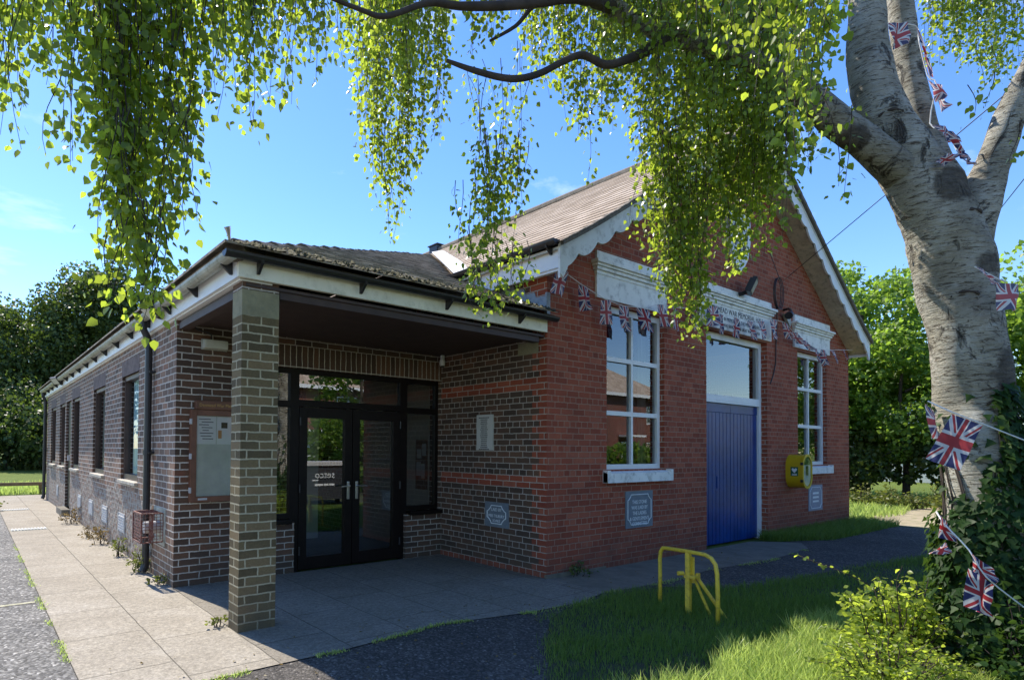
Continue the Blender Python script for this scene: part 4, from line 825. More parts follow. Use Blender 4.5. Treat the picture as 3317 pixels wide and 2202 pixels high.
mb = MB(); text_on(mb, 'Denmead War Memorial Hall', .052, (-3.50, yb-.077, 1.968), '-y', align='LEFT', xs=.88); mb.build('lettering', 'gold', hd)
for z in (1.05, 1.42, 1.80): MB().box(-3.592, -3.574, yb-.078, yb-.03, z-.03, z+.03, bev=.003).build('hinge', 'vent', nb)
MB().box(-3.50, -3.40, yb-.074, yb-.069, .94, .962).build('plate', 'vent', nb)
# bulkhead lamp, camera
bl = thing('bulkhead_lamp', 'cream oblong bulkhead lamp high on the porch back wall above the notice board', 'lamp', (-3.35, 1.96, 2.66))
MB().box(-3.46, -3.19, 1.865, 1.958, 2.615, 2.715, bev=.025).build('diffuser', 'lamp_glass', bl); MB().box(-3.47, -3.18, 1.93, 1.959, 2.605, 2.725, bev=.008).build('base', 'gutter_grey', bl)
MB().tube([(-3.36, 1.94, 2.72), (-3.37, 1.92, 2.78), (-3.42, 1.93, 2.80), (-3.5, 1.94, 2.81), (-3.58, 1.945, 2.865)], .008, 6).build('cable', 'black', bl)
cc = thing('security_camera', 'small white security camera in the inner corner of the porch ceiling', 'camera', (-.05, 1.85, 2.8))
MB().lathe([(.035, 0), (.04, -.02), (.04, -.07), (.03, -.09)], (-.07, 1.86, 2.80), sides=14).build('housing', 'white', cc); MB().lathe([(.026, 0), (.026, -.02), (.012, -.03)], (-.075, 1.845, 2.712), sides=12).build('lens', 'black', cc)
MB().box(-.09, -.045, 1.84, 1.88, 2.80, 2.864).build('bracket', 'white', cc)
# floodlights
def flood(label, p, out, tilt, s=1.0, fin=True):
    t = thing('floodlight', label, 'floodlight', p); p = Vector(p); o = Vector(out).normalized(); sd = o.cross(Vector((0, 0, 1))).normalized(); z = Vector((0, 0, 1))
    a, b = p+o*.02, p+o*.14*s+z*.03*s
    MB().tube([p, p+o*.05*s, b], .03*s, 8).tube([b-sd*.13*s, b+sd*.13*s], .022*s, 8).build('arm', 'black', t)
    d = (o*math.cos(tilt)-z*math.sin(tilt)).normalized(); u = sd.cross(d).normalized(); c = b+u*.06*s
    def bx(mb, c, hw, hh, d0, d1):
        v = [c+sd*x*hw+u*y*hh+d*k for k in (d0, d1) for x, y in ((-1, -1), (1, -1), (1, 1), (-1, 1))]
        return mb.add(v, [(0, 1, 2, 3), (7, 6, 5, 4), (0, 4, 5, 1), (1, 5, 6, 2), (2, 6, 7, 3), (3, 7, 4, 0)])
    mb = bx(MB(), c, .15*s, .11*s, -.02*s, .035*s)
    for k in range(6): bx(mb, c+sd*(-.11+.044*k)*s, .006*s, .09*s, -.05*s, -.021*s)
    mb.build('housing', 'black', t, fixn=True); bx(MB(), c, .125*s, .085*s, .0355*s, .039*s).build('lamp_glass', 'lamp_glass', t, fixn=True); return t
flood('black floodlight mounted on the white lettered lintel over the blue door', (4.72, -.03, 4.12), (.35, -.9, .1), .5, 1.15)
flood('small black floodlight on the white left fascia near the porch corner, partly behind birch leaves', (-3.79, 2.33, 2.98), (-1, -.15, 0), .9, .75)
flood('far small black floodlight on the long left fascia above the side windows', (-3.79, 11.3, 2.97), (-1, -.5, 0), .7, .85)
# coil of cable and wall lamp
cb = MB()
for k in range(3):
    a0 = random.uniform(0, .3); cb.tube([(6.12+(.19+.012*k)*math.cos(a)*.8+.02*k, -.05-.012*k, 4.36+(.27+.01*k)*math.sin(a)) for a in np.linspace(a0, a0+6.28, 22)], .0065, 6, cap=False)
cb.tube([(6.12, -.04, 4.10), (6.16, -.03, 3.9), (6.14, -.02, 3.5), (6.12, -.02, 3.1), (6.0, -.02, 2.85), (5.9, -.02, 2.72)], .009, 6)
tag(cb.build('cable_coil', 'wire'), 'coil of black cable hung on the brick right of the lettered lintel', 'cable')
lt = thing('wall_lamp', 'dark outdoor lamp on a short arm between the central and right lintels', 'lamp', (6.35, 0, 4.0))
MB().tube([(6.5, .0, 4.12), (6.45, -.10, 4.12), (6.30, -.2, 4.05), (6.1, -.26, 3.97)], .022, 8).build('arm', 'black', lt)
MB().tube([(6.2, -.24, 4.0), (6.05, -.28, 3.93), (5.95, -.3, 3.89)], [.03, .06, .065], 10).build('lamp_head', 'black', lt)
MB().prism([(6.36, -.03, 4.02), (6.62, -.03, 4.02), (6.60, -.03, 3.80)], (0, -.05, 0)).build('bracket', 'gutter_grey', lt, fixn=True)
tag(MB().tube([(5.62, -.12, 5.02), *[tuple(Vector(WIRE1[0]).lerp(Vector(WIRE1[2]), f)-Vector((0, 0, .25*4*f*(1-f)*0))) for f in np.linspace(0.02, 1, 14)]], .006, 5).build('overhead_wire', 'wire'), 'thin black overhead wire running from the brick gable up to the right', 'wire', 'overhead wires')
tag(MB().tube([tuple(Vector(WIRE2[0]).lerp(Vector(WIRE2[2]), f)) for f in np.linspace(-1, 2, 8)], .006, 5).build('overhead_wire', 'wire'), 'short length of thin wire seen right of the birch stems', 'wire', 'overhead wires')
# defibrillator cabinet
ad = thing('defibrillator_cabinet', 'yellow rounded defibrillator cabinet on the brick beside the right window', 'cabinet', (6.72, 0, .87))
def pill(cx, z0, z1, hw, y, n=14):
    r = hw; pts = []
    for k in range(n+1): a = math.pi*k/n; pts.append((cx+r*math.cos(a), y, z1-r+r*math.sin(a)))
    for k in range(n+1): a = math.pi+math.pi*k/n; pts.append((cx+r*math.cos(a), y, z0+r+r*math.sin(a)))
    return pts
ACX = 6.76
mb = MB(); A0 = pill(ACX, .865, 1.475, .205, -.0); A1 = pill(ACX, .865, 1.475, .205, -.255); n = len(A0)
mb.add(A0+A1, [(i, (i+1) % n, n+(i+1) % n, n+i) for i in range(n)]); mb.build('housing', 'yellow_cab', ad, smooth=True, fixn=True)
mb = MB(); B0 = pill(ACX, .855, 1.485, .212, -.256); B1 = pill(ACX, .855, 1.485, .212, -.285); B2 = pill(ACX, .90, 1.44, .172, -.285); B3 = pill(ACX, .90, 1.44, .172, -.262)
mb.add(B0+B1+B2+B3, [(k*n+i, k*n+(i+1) % n, (k+1)*n+(i+1) % n, (k+1)*n+i) for k in range(3) for i in range(n)]); dr = mb.build('door', 'yellow_cab', ad, fixn=True)
MB().add(pill(ACX, .90, 1.44, .172, -.279), [tuple(range(n))]).build('pane', 'glass_board', dr)
MB().add(pill(ACX, .90, 1.44, .1715, -.266), [tuple(range(n))]).build('panel', 'paper', ad)
P_ = pill(ACX, .90, 1.44, .155, -.2685); up_pts = [p for p in P_ if p[2] > 1.265]; MB().add(up_pts, [tuple(range(len(up_pts)))]).build('label', 'green_dark', dr)
MB().box(ACX-.04, ACX+.06, -.274, -.267, 1.10, 1.27, bev=.002).build('device', 'black', ad)
for z in (1.0, 1.31): MB().box(ACX-.222, ACX-.195, -.29, -.245, z-.025, z+.025, bev=.004).build('hinge', 'black', ad)
lb = MB().box(ACX-.209, ACX-.204, -.205, -.085, 1.085, 1.25).build('label', 'green_dark', ad)
mb = MB(); hc = [(.0, -.045), (.038, .0), (.045, .028), (.028, .045), (.008, .036), (.0, .02), (-.008, .036), (-.028, .045), (-.045, .028), (-.038, 0)]
mb.prism([(ACX-.209, -.145+a, 1.185+b) for a, b in hc], (-.003, 0, 0)); mb.box(ACX-.212, ACX-.209, -.185, -.105, 1.10, 1.112); mb.box(ACX-.212, ACX-.209, -.185, -.105, 1.118, 1.128); mb.build('emblem', 'lead_white', lb, fixn=True)
# flue guard
fg = thing('flue_guard', 'rusty red wire cage guarding a flue beside the black downpipe', 'cage', (-3.86, 2.58, .45))
mb = MB(); xa, xb, ya, yb2, za, zb = -3.97, -3.735, 2.36, 2.76, .45, .77
for x in (xa, xb):
    for y in (ya, yb2): mb.box(x-.009, x+.009, y-.009, y+.009, za, zb)
for z in (za, zb):
    for y in (ya, yb2): mb.box(xa+.009, xb-.009, y-.009, y+.009, z-.008, z+.008)
    mb.box(xa-.009, xa+.009, ya+.009, yb2-.009, z-.008, z+.008)
mb.build('frame', 'rust', fg)
mb = MB()
for k in range(8): y = ya+.045+.045*k; mb.tube([(xa, y, za), (xa, y, zb)], .0035, 5); mb.tube([(xa, y, zb), (xb, y, zb)], .0035, 5)
for k in range(8): z = za+.035+.035*k; mb.tube([(xa, ya, z), (xb, ya, z)], .0035, 5); mb.tube([(xa, ya, z), (xa, yb2, z)], .0035, 5)
for k in range(5): x = xa+.04+.04*k; mb.tube([(x, ya, za), (x, ya, zb)], .0035, 5)
mb.box(xa+.085, xa+.125, ya-.004, ya+.004, za, zb); mb.build('mesh', 'rust', fg)
MB().box(-3.738, -3.729, 2.30, 2.80, .40, .82).build('back_plate', 'gutter_grey', fg); MB().tube([(-3.735, 2.56, .6), (-3.90, 2.56, .6)], .07, 14).build('flue', 'vent', fg)
# drain grates
for i, (y, lab) in enumerate(((8.08, 'nearer pale slotted drain cover in the pavement slabs'), (12.15, 'farther pale slotted drain cover near the end of the pavement'))):
    t = thing('drain_cover', lab, 'drain cover', (-4.62, y, 0), 'drain covers along the pavement'); MB().box(-4.90, -4.34, y-.13, y+.13, -.01, .010).build('frame', 'gutter_grey', t); mb = MB()
    for k in range(11): mb.box(-4.885+.05*k, -4.86+.05*k, y-.11, y+.11, .010, .022)
    mb.build('grate', 'vent', t)
# yellow hoop barrier
yb_ = thing('hoop_barrier', 'yellow tubular hoop barrier with a folding centre prop, standing in shaded grass', 'barrier', (-.07, -1.75, 0))
A, B = Vector((-.005, -1.44, 0)), Vector((-.20, -2.10, 0)); hA, hB = .56, .60
def hb(f, z): p = A.lerp(B, f); return (p.x, p.y, z)
top = [hb(0, -.05), hb(.005, .30), hb(.0, hA-.10), hb(.015, hA-.03), hb(.06, hA+.01), hb(.12, hA+.015), hb(.5, .587), hb(.80, hB-.01), hb(.90, hB-.03), hb(.965, hB-.08), hb(.99, hB-.16), hb(1.0, .25), hb(1.0, -.05)]
MB().tube(top, .0185, 12).build('hoop', 'yellow', yb_, smooth=True)
c0 = A.lerp(B, .52); mb = MB(); mb.box(c0.x-.021, c0.x+.021, c0.y-.021, c0.y+.021, -.03, .58, bev=.003); mb.box(c0.x+.021, c0.x+.030, c0.y-.045, c0.y-.004, .30, .54); mb.build('centre_post', 'yellow', yb_)
mb = MB(); mb.tube([(c0.x+.05, c0.y-.05, .36), (c0.x+.19, c0.y-.26, -.02)], .016, 8); mb.tube([(c0.x+.045, c0.y-.03, .34), (c0.x+.12, c0.y-.16, -.02)], .013, 6); mb.build('prop', 'yellow', yb_)
mb = MB(); mb.tube([(c0.x-.075, c0.y+.06, .385), (c0.x-.03, c0.y+.03, .385)], .02, 8); mb.box(c0.x-.03, c0.x+.075, c0.y-.075, c0.y+.03, .345, .372, bev=.004); mb.tube([(c0.x+.06, c0.y-.06, .33), (c0.x+.06, c0.y-.06, .39)], .02, 8); mb.build('pivot', 'yellow', yb_)

# ================================================================== BUNTING
def flag_grid(mb, corners, uvrot, amp=.012, nx=8, ny=8, seed=0):
    tl, tr_, br, bl_ = [Vector(c) for c in corners]; rr = random.Random(seed); nrm = (tr_-tl).cross(bl_-tl); nrm = nrm.normalized() if nrm.length > 0 else Vector((0, -1, 0))
    ph, fr = rr.uniform(0, 6), rr.uniform(4, 8); b = len(mb.v); vs = []; uv = []
    for j in range(ny+1):
        for i in range(nx+1):
            s_, t_ = i/nx, j/ny; p = (tl.lerp(tr_, s_)).lerp(bl_.lerp(br, s_), t_)
            p = p + nrm*amp*(t_*.8+.2)*(math.sin(fr*s_+ph+2*t_)+.5*math.sin(9*s_*t_+ph*2)); vs.append(p); uv.append((t_, 1-s_) if uvrot else (s_, 1-t_))
    fs = [(j*(nx+1)+i, j*(nx+1)+i+1, (j+1)*(nx+1)+i+1, (j+1)*(nx+1)+i) for j in range(ny) for i in range(nx)]
    mb.add(vs, fs); mb.uv = (mb.uv or []) + uv
bn = thing('facade_bunting', 'string of small flags strung along the brick gable front below the white lintels', 'bunting', (0, -.14, 3.6))
cp = [(-.12, -.33, 3.66)] + [(a[0], -.14-.015*(i % 3), a[1]+.005) for i, a in enumerate(FACADE_FLAGS)] + [(9.62, -.1, FACADE_FLAGS[-1][1]+.08)]
MB().tube(cp, .005, 5).build('cord', 'cord', bn)
for i, (ax, az, bx, bz) in enumerate(FACADE_FLAGS):
    h = .31; d = Vector((bx-ax, 0, bz-az)); d = d.normalized() if d.length else Vector((0, 0, -1)); d = (d+Vector((0, random.uniform(-.15, .05), 0))).normalized()
    wv = Vector((.105*random.uniform(.6, .95), random.uniform(-.035, .015), random.uniform(-.02, .01))); y = -.14-.015*(i % 3); c = Vector((ax, y, az)); e = c+d*h
    mb = MB(); tw_ = Vector((random.uniform(-.03, .03), random.uniform(-.05, .05), random.uniform(-.02, .02))); flag_grid(mb, [c-wv, c+wv, e+wv*random.uniform(.6, 1.1)+tw_, e-wv*random.uniform(.6, 1.1)-tw_], True, .026, seed=i); mb.build('flag', 'flag', bn, smooth=True)
bt = thing('tree_bunting', 'string of small flags wound up the birch trunk and stems', 'bunting', TREE_CORD[14])
def smooth_path(P, k=5):
    P = [Vector(p) for p in P]; out = []
    for i in range(len(P)-1):
        p0, p1, p2, p3 = P[max(i-1, 0)], P[i], P[i+1], P[min(i+2, len(P)-1)]
        for s in range(k):
            t = s/k; out.append(.5*((2*p1)+(p2-p0)*t+(2*p0-5*p1+4*p2-p3)*t*t+(3*p1-p0-3*p2+p3)*t**3))
    return out+[P[-1]]
for seg in ((0, 9), (9, 12), (12, 16), (16, 21)): MB().tube(smooth_path(TREE_CORD[seg[0]:seg[1]], 3), .0045, 5).build('cord', 'cord', bt)
for i, q in enumerate(TREE_FLAGS):
    mb = MB(); flag_grid(mb, q, i == 15, .010 if i in (10,) else .028, 12, 12, seed=40+i); mb.build('flag', 'flag', bt, smooth=True)

# ================================================================== BIRCH TREE
birch = thing('birch_tree', 'large silver birch with forked pale trunk and long weeping branches in the foreground', 'tree', (TRUNK[0][0], TRUNK[0][1], 0))
def limb(name, pts, sides=18, k=5, lump=.05, mat='bark', parent=birch):
    P4 = [Vector(p[:3]) for p in pts]; sp = smooth_path(P4, k); rd = []
    for i in range(len(pts)-1):
        for s in range(k): rd.append(pts[i][3]+(pts[i+1][3]-pts[i][3])*s/k)
    rd.append(pts[-1][3]); mb = MB(); mb.tube(sp, rd, sides)
    vv = []
    for idx, v in enumerate(mb.v):
        ring = idx//sides; kk = idx % sides
        if ring >= len(sp): vv.append(v); continue
        c = sp[ring]; d = Vector(v)-c; a = 2*math.pi*kk/sides
        f = 1+lump*(math.sin(2*a+ring*.35)+.6*math.sin(3*a-ring*.5+1)+.4*math.sin(5*a+ring*.9))+random.uniform(-lump, lump)*.35
        vv.append(tuple(c+d*f))
    mb.v = vv; return mb.build(name, mat, parent, smooth=True)
t0 = (TRUNK[0][0]+.01, TRUNK[0][1]+.02, -.15, TRUNK[0][3]*1.2)
limb('trunk', [t0]+TRUNK, 26, 6, .045); limb('stem', STEM_B, 18); limb('stem', STEM_C, 18); limb('limb', LIMB, 18, 5, .05, 'bark_limb_shaded')
limb('branch', BRANCH1, 10, 4, .06, 'bark_dark'); limb('branch', BRANCH2, 10, 4, .06, 'bark_dark'); limb('branch', BRANCH3, 8, 4, .05, 'bark_dark')
# knots and branch scars
mb = MB()
for (i, ang, s) in ((7, .1, .075), (8, -.5, .06), (12, .15, .07), (9, .9, .06), (5, .6, .06)):
    c = Vector(TRUNK[i][:3]); d = (CAM-c); d.z = 0; d.normalize(); d = Matrix.Rotation(ang, 3, 'Z') @ d; p = c+d*TRUNK[i][3]*.98; sd = d.cross(Vector((0, 0, 1)))
    MB().tube([p+sd*s*math.cos(a)+Vector((0, 0, 1))*s*.55*math.sin(a)-d*.004 for a in np.linspace(.2, math.pi-.2, 12)], [.004+.013*math.sin(a)*(.6+.4*math.sin(5*a+i)) for a in np.linspace(.2, math.pi-.2, 12)], 6).build('branch_scar', 'bark_dark', birch, smooth=True)
# upper crown clumps, above the frame
CL2 = []
for i in range(42):
    a = rng.uniform(0, 6.28); r_ = math.sqrt(rng.uniform(0, 1)); z = rng.uniform(5.0, 8.5); k = 1-.35*(z-5)/3.5
    x, y = -.6+3.6*r_*math.cos(a)*k, -3.2+2.6*r_*math.sin(a)*k
    CL2.append((x, y, z, z-rng.uniform(.6, 1.3), .35, 7, .6))
leafP, leafD, leafS, tw = [], [], [], []
for (cx_, cy_, zt, zb, r_, n, tp) in CLUMPS+CL2:
    for s in range(max(1, int(n*(.92 if cx_ < -3.0 else .74)))):
        a = rng.uniform(0, 6.283); q_ = math.sqrt(rng.uniform(0, 1))*r_; ox, oy = q_*math.cos(a), q_*math.sin(a)
        Ls = (zt-zb)*(1-tp*rng.uniform(0, 1)**1.3); sh = .45*q_/max(r_, .01)*rng.uniform(0, 1)
        Ls *= 1-sh*.5; ph = rng.uniform(0, 6.28); am = rng.uniform(.01, .05)
        m = max(6, int(Ls*42)); t = (np.arange(m)+rng.uniform(0, 1, m))/m
        sway = am*np.sin(ph+t*4); px = cx_+ox*(1-.4*t)+sway; py = cy_+oy*(1-.4*t)+am*np.cos(ph*1.7+t*3.3); pz = zt-Ls*t
        la = rng.uniform(0, 6.283, m); ld = (.006+.115*rng.uniform(0, 1, m)**1.6)*(1.2-.55*t)
        leafP.append(np.stack([px+ld*np.cos(la), py+ld*np.sin(la), pz-rng.uniform(0, .02, m)-.5*ld], 1))
        dx = np.stack([.55*np.cos(la), .55*np.sin(la), -np.ones(m)*rng.uniform(.55, 1.2, m)], 1)+rng.normal(0, .28, (m, 3)); leafD.append(dx/np.linalg.norm(dx, axis=1)[:, None])
        leafS.append(rng.uniform(.022, .052, m))
        tt = np.linspace(0, 1, 7); tw.append(np.stack([cx_+ox*(1-.4*tt)+am*np.sin(ph+tt*4), cy_+oy*(1-.4*tt)+am*np.cos(ph*1.7+tt*3.3), zt-Ls*tt], 1))
def leaf_mesh(name, Pn, Dn, S, mat, parent=None, wid=.40, fold=.10, shape='ovate', nrm=None):
    n = len(Pn); rv = rng.normal(0, 1, (n, 3)) if nrm is None else nrm+rng.normal(0, .35, (n, 3))
    sd = np.cross(Dn, rv); sd /= np.linalg.norm(sd, axis=1)[:, None]+1e-9; nn = np.cross(sd, Dn)
    if shape == 'ovate': prof = [(0, 0), (.22, wid), (.55, wid*.82), (1, 0), (.55, -wid*.82), (.22, -wid)]
    else: prof = [(0, 0), (.10, wid*1.15), (.45, wid*.55), (.55, wid*1.0), (1, 0), (.55, -wid*1.0), (.45, -wid*.55), (.10, -wid*1.15)]
    K = len(prof); V = np.empty((n, K, 3), np.float32)
    for k, (a, w_) in enumerate(prof): V[:, k] = Pn + Dn*(S*a)[:, None] + sd*(S*w_)[:, None] + nn*(S*(fold*abs(w_)/max(wid, .01)+.10*a*a))[:, None]
    base = (np.arange(n)*K)[:, None]
    if K == 6: F = np.concatenate([base+np.array([[0, 1, 2, 3]]), base+np.array([[0, 3, 4, 5]])])
    else: F = np.concatenate([base+np.array([[0, 1, 2, 4]]), base+np.array([[2, 3, 4, 4]])[:, :4], base+np.array([[0, 4, 6, 7]])]) if False else np.concatenate([base+np.array([[0, 1, 2, 4]]), base+np.array([[0, 4, 6, 7]])])
    return np_mesh(name, V.reshape(-1, 3), F, 4, mat, parent)
LP, LD, LS = np.concatenate(leafP), np.concatenate(leafD), np.concatenate(leafS)
leaf_mesh('crown', LP, LD, LS, 'leaf_birch', birch, .41)
tv, tfc = [], []; bcount = 0
for T_ in tw:
    m = len(T_); rr = np.linspace(.0034, .0012, m)
    for k in range(3): tv.append(T_+np.stack([rr*math.cos(2.1*k), rr*math.sin(2.1*k), 0*rr], 1))
    i = np.arange(m-1)
    for k in range(3): k2 = (k+1) % 3; tfc.append(np.stack([bcount+k*m+i, bcount+k2*m+i, bcount+k2*m+i+1, bcount+k*m+i+1], 1))
    bcount += 3*m
np_mesh('twigs', np.concatenate(tv), np.concatenate(tfc), 4, 'twig', birch)

# ================================================================== IVY, SHRUB, GRASS, WEEDS
ivy = thing('ivy', 'dark green ivy climbing the lower birch trunk', 'climber', (TRUNK[0][0], TRUNK[0][1], 0))
def on_trunk(z, ang, out):
    for a, b in zip(TRUNK[:-1], TRUNK[1:]):
        if a[2] <= z <= b[2]: f = (z-a[2])/(b[2]-a[2]); c = [a[k]+(b[k]-a[k])*f for k in range(4)]; break
    else: c = TRUNK[0]
    return np.array([c[0]+math.cos(ang)*(c[3]*1.02+out), c[1]+math.sin(ang)*(c[3]*1.02+out), z])
ip, idr, inr = [], [], []
zmax_face = 1.62; acam = math.atan2(CAM.y-TRUNK[4][1], CAM.x-TRUNK[4][0])
for i in range(9500):
    z = -.1+2.1*random.random()**1.2; ang = random.uniform(0, 6.283); rel = math.atan2(math.sin(ang-acam), math.cos(ang-acam))
    top = 1.20+.20*math.sin(rel*2+1)+ (.75 if .45 < rel < 1.8 else 0) + .1*math.sin(rel*7)
    if z > top and random.random() > .02: continue
    o = random.random()**2*(.11 if z < 1.1 else .06); p = on_trunk(z, ang, o); ip.append(p); n_ = np.array([math.cos(ang), math.sin(ang), .25]); inr.append(n_)
    d = np.array([random.uniform(-.7, .7)*math.sin(ang)+.3*math.cos(ang), random.uniform(-.7, .7)*-math.cos(ang)+.3*math.sin(ang), -random.uniform(.4, 1)]); idr.append(d/np.linalg.norm(d))
leaf_mesh('foliage', np.array(ip), np.array(idr), rng.uniform(.04, .078, len(ip)), 'leaf_ivy', ivy, .40, .08, 'ivy', np.array(inr))
mb = MB()
for k in range(9):
    a = acam+random.uniform(-1.5, 1.5); z = 0; pts = []
    while z < random.uniform(1.3, 2.1): pts.append(tuple(on_trunk(z, a, .006))); z += .12; a += random.uniform(-.12, .12)
    mb.tube(pts, [.011*(1-.6*i/len(pts)) for i in range(len(pts))], 6)
mb.build('stem', 'bark_dark', ivy)
def bush(name, label, cat, center, rad, n, size, mat, h0=0.0, stems=30, group=None, wid=.36, drop=.0, holes=True):
    t = thing(name, label, cat, (center[0], center[1], h0), group); cx_, cy_ = center[:2]; rx, ry, rz = rad
    mb = MB(); tips = []
    for k in range(stems):
        a = random.uniform(0, 6.283); q_ = math.sqrt(random.random()); x, y = cx_+rx*q_*math.cos(a), cy_+ry*q_*math.sin(a); hgt = rz*(.30+.80*random.random()**1.3)*(1.08-.6*q_*q_)
        b0 = Vector((cx_+(x-cx_)*.45, cy_+(y-cy_)*.45, h0-.02)); pts = [b0.lerp(Vector((x, y, h0+hgt)), f)+Vector((random.uniform(-.02, .02), random.uniform(-.02, .02), .06*math.sin(3.1*f))) for f in np.linspace(0, 1, 6)]
        mb.tube(pts, [.006*(1-.7*f) for f in np.linspace(0, 1, 6)], 5); tips.append(pts)
    mb.build('stems', 'twig', t)
    Pn, Dn = [], []
    for i in range(n):
        pts = random.choice(tips); f = random.random()**.6*4.999; k = int(f); p = pts[k].lerp(pts[k+1], f-k); a = random.uniform(0, 6.283)
        o = size*random.uniform(.2, 2.2); Pn.append((p.x+o*math.cos(a), p.y+o*math.sin(a), max(h0+.01, p.z+random.uniform(-.5, .8)*size))); d = np.array([math.cos(a), math.sin(a), random.uniform(-.7, .7)-drop]); Dn.append(d/np.linalg.norm(d))
    leaf_mesh('foliage', np.array(Pn), np.array(Dn), rng.uniform(.7, 1.3, n)*size, mat, t, wid); return t
bush('shrub', 'sunlit yellow green leafy shrub at the foot of the ivy clad birch', 'shrub', (-.08, -3.30), (.50, .36, .66), 2600, .042, 'leaf_shrub', stems=80)
bush('shrub', 'low pale green bush spreading over the sunny grass left of the birch', 'shrub', (-.72, -3.45), (.58, .42, .34), 2400, .028, 'leaf_shrub', stems=90)
bush('shrub', 'dark glossy undergrowth against the right side of the ivy', 'shrub', (-.12, -4.0), (.36, .30, .55), 1800, .045, 'leaf_ivy', stems=50)
t = thing('bramble_shoot', 'long thin shoot with a few bright leaves arching left over the shaded lawn', 'shoot', (.15, -3.25, .3))
sp = [(.16, -3.26, .34), (.10, -3.10, .50), (.04, -2.95, .58), (.0, -2.80, .63), (-.02, -2.66, .675)]
MB().tube(smooth_path(sp), .0035, 5).build('stem', 'twig', t); q = smooth_path(sp); Pn = np.array([tuple(q[i]) for i in range(3, len(q), 1)]*1); Dn = rng.normal(0, 1, Pn.shape); Dn /= np.linalg.norm(Dn, axis=1)[:, None]
leaf_mesh('foliage', Pn, Dn, rng.uniform(.03, .055, len(Pn)), 'leaf_shrub', t, .4)
def inpoly(x, y, poly):
    c = np.zeros(len(x), bool); n = len(poly)
    for i in range(n):
        (x1, y1), (x2, y2) = poly[i], poly[(i+1) % n]; m = ((y1 > y) != (y2 > y)) & (x < (x2-x1)*(y-y1)/(y2-y1+1e-12)+x1); c ^= m
    return c
def blades(name, x, y, h, w, mat, z0=0.0, lean=.45):
    n = len(x); a = rng.uniform(0, 6.283, n); la = rng.uniform(0, 6.283, n); l_ = h*lean*rng.uniform(.2, 1.3, n); B = np.stack([x, y, np.full(n, z0)], 1); sd = np.stack([np.cos(a), np.sin(a), 0*a], 1)*w[:, None]
    ld = np.stack([np.cos(la)*l_, np.sin(la)*l_, 0*l_], 1); up_ = np.array([[0, 0, 1.0]])
    V = np.stack([B-sd, B+sd, B+ld*.35+up_*(h*.55)[:, None]+sd*.75, B+ld*.35+up_*(h*.55)[:, None]-sd*.75, B+ld+up_*h[:, None]+sd*.1, B+ld+up_*h[:, None]-sd*.1], 1).reshape(-1, 3)
    b = (np.arange(n)*6)[:, None]; F = np.concatenate([b+np.array([[0, 1, 2, 3]]), b+np.array([[3, 2, 4, 5]])]); o = np_mesh(name, V, F, 4, mat); return tag(o, kind='stuff')
N = 330000
x = rng.uniform(-3, 9, N); y = rng.uniform(-5.2, -.85, N); keep = inpoly(x+rng.normal(0, .045, N), y+rng.normal(0, .05, N)+.03*np.sin(x*11), LAWN); dist = np.hypot(x-CAM.x, y-CAM.y); keep &= rng.uniform(0, 1, N) < np.clip((6.5/dist)**1.6, .08, 1)
pn = .5+.5*np.sin(x*2.1+1.3*np.sin(y*3))*np.sin(y*2.6+x); bare = np.exp(-(((x-3.3)/.9)**2+((y+2.3)/.25)**2)); keep &= rng.uniform(0, 1, N) > bare*.8
keep &= rng.uniform(0, 1, N) < .35+.75*pn; x, y, pn = x[keep], y[keep], pn[keep]; h = rng.uniform(.03, .075, len(x))*(.7+.7*pn); g_o = blades('lawn_grass', x, y, h, rng.uniform(.0016, .0034, len(x)), 'grass_blade'); g_o['label'] = 'short shaded lawn grass in front of the hall'; g_o['category'] = 'grass'
N = 42000; x = rng.uniform(-2.8, .9, N); y = rng.uniform(-4.6, -2.25, N); k = inpoly(x, y, LAWN) & (y < -2.62+.10*np.sin(x*5)+.05*np.sin(x*13)); x, y = x[k], y[k]
h = rng.uniform(.05, .17, len(x)); g_o = blades('tall_grass', x, y, h, rng.uniform(.0022, .0052, len(x)), 'grass_tall', lean=.6); g_o['label'] = 'taller sunlit grass at the front edge of the lawn'; g_o['category'] = 'grass'
N = 9000; x = rng.uniform(5.5, 10.2, N); y = -rng.uniform(0, 1, N)**1.2*(.12+.62*np.clip((x-5.4)/1.2, 0, 1)); h = rng.uniform(.05, .20, N); g_o = blades('verge_grass', x, y, h, rng.uniform(.003, .006, N), 'grass_blade', lean=.9); g_o['label'] = 'rough grass along the foot of the right brick wall'; g_o['category'] = 'grass'
N = 520; x = rng.uniform(-4.8, 4, N); y = rng.uniform(-3.2, -.2, N); d_ = rng.normal(0, 1, (N, 3))*np.array([1, 1, .12]); d_ /= np.linalg.norm(d_, axis=1)[:, None]
o = leaf_mesh('leaf_litter', np.stack([x, y, np.full(N, .012)], 1), d_, rng.uniform(.012, .032, N), 'leaf_weed_dry', None, .35, .2, nrm=np.tile(np.array([[0, 0, 1.0]]), (N, 1))); tag(o, 'scattered dry fallen leaves on the path and paving', 'leaf litter', kind='stuff')
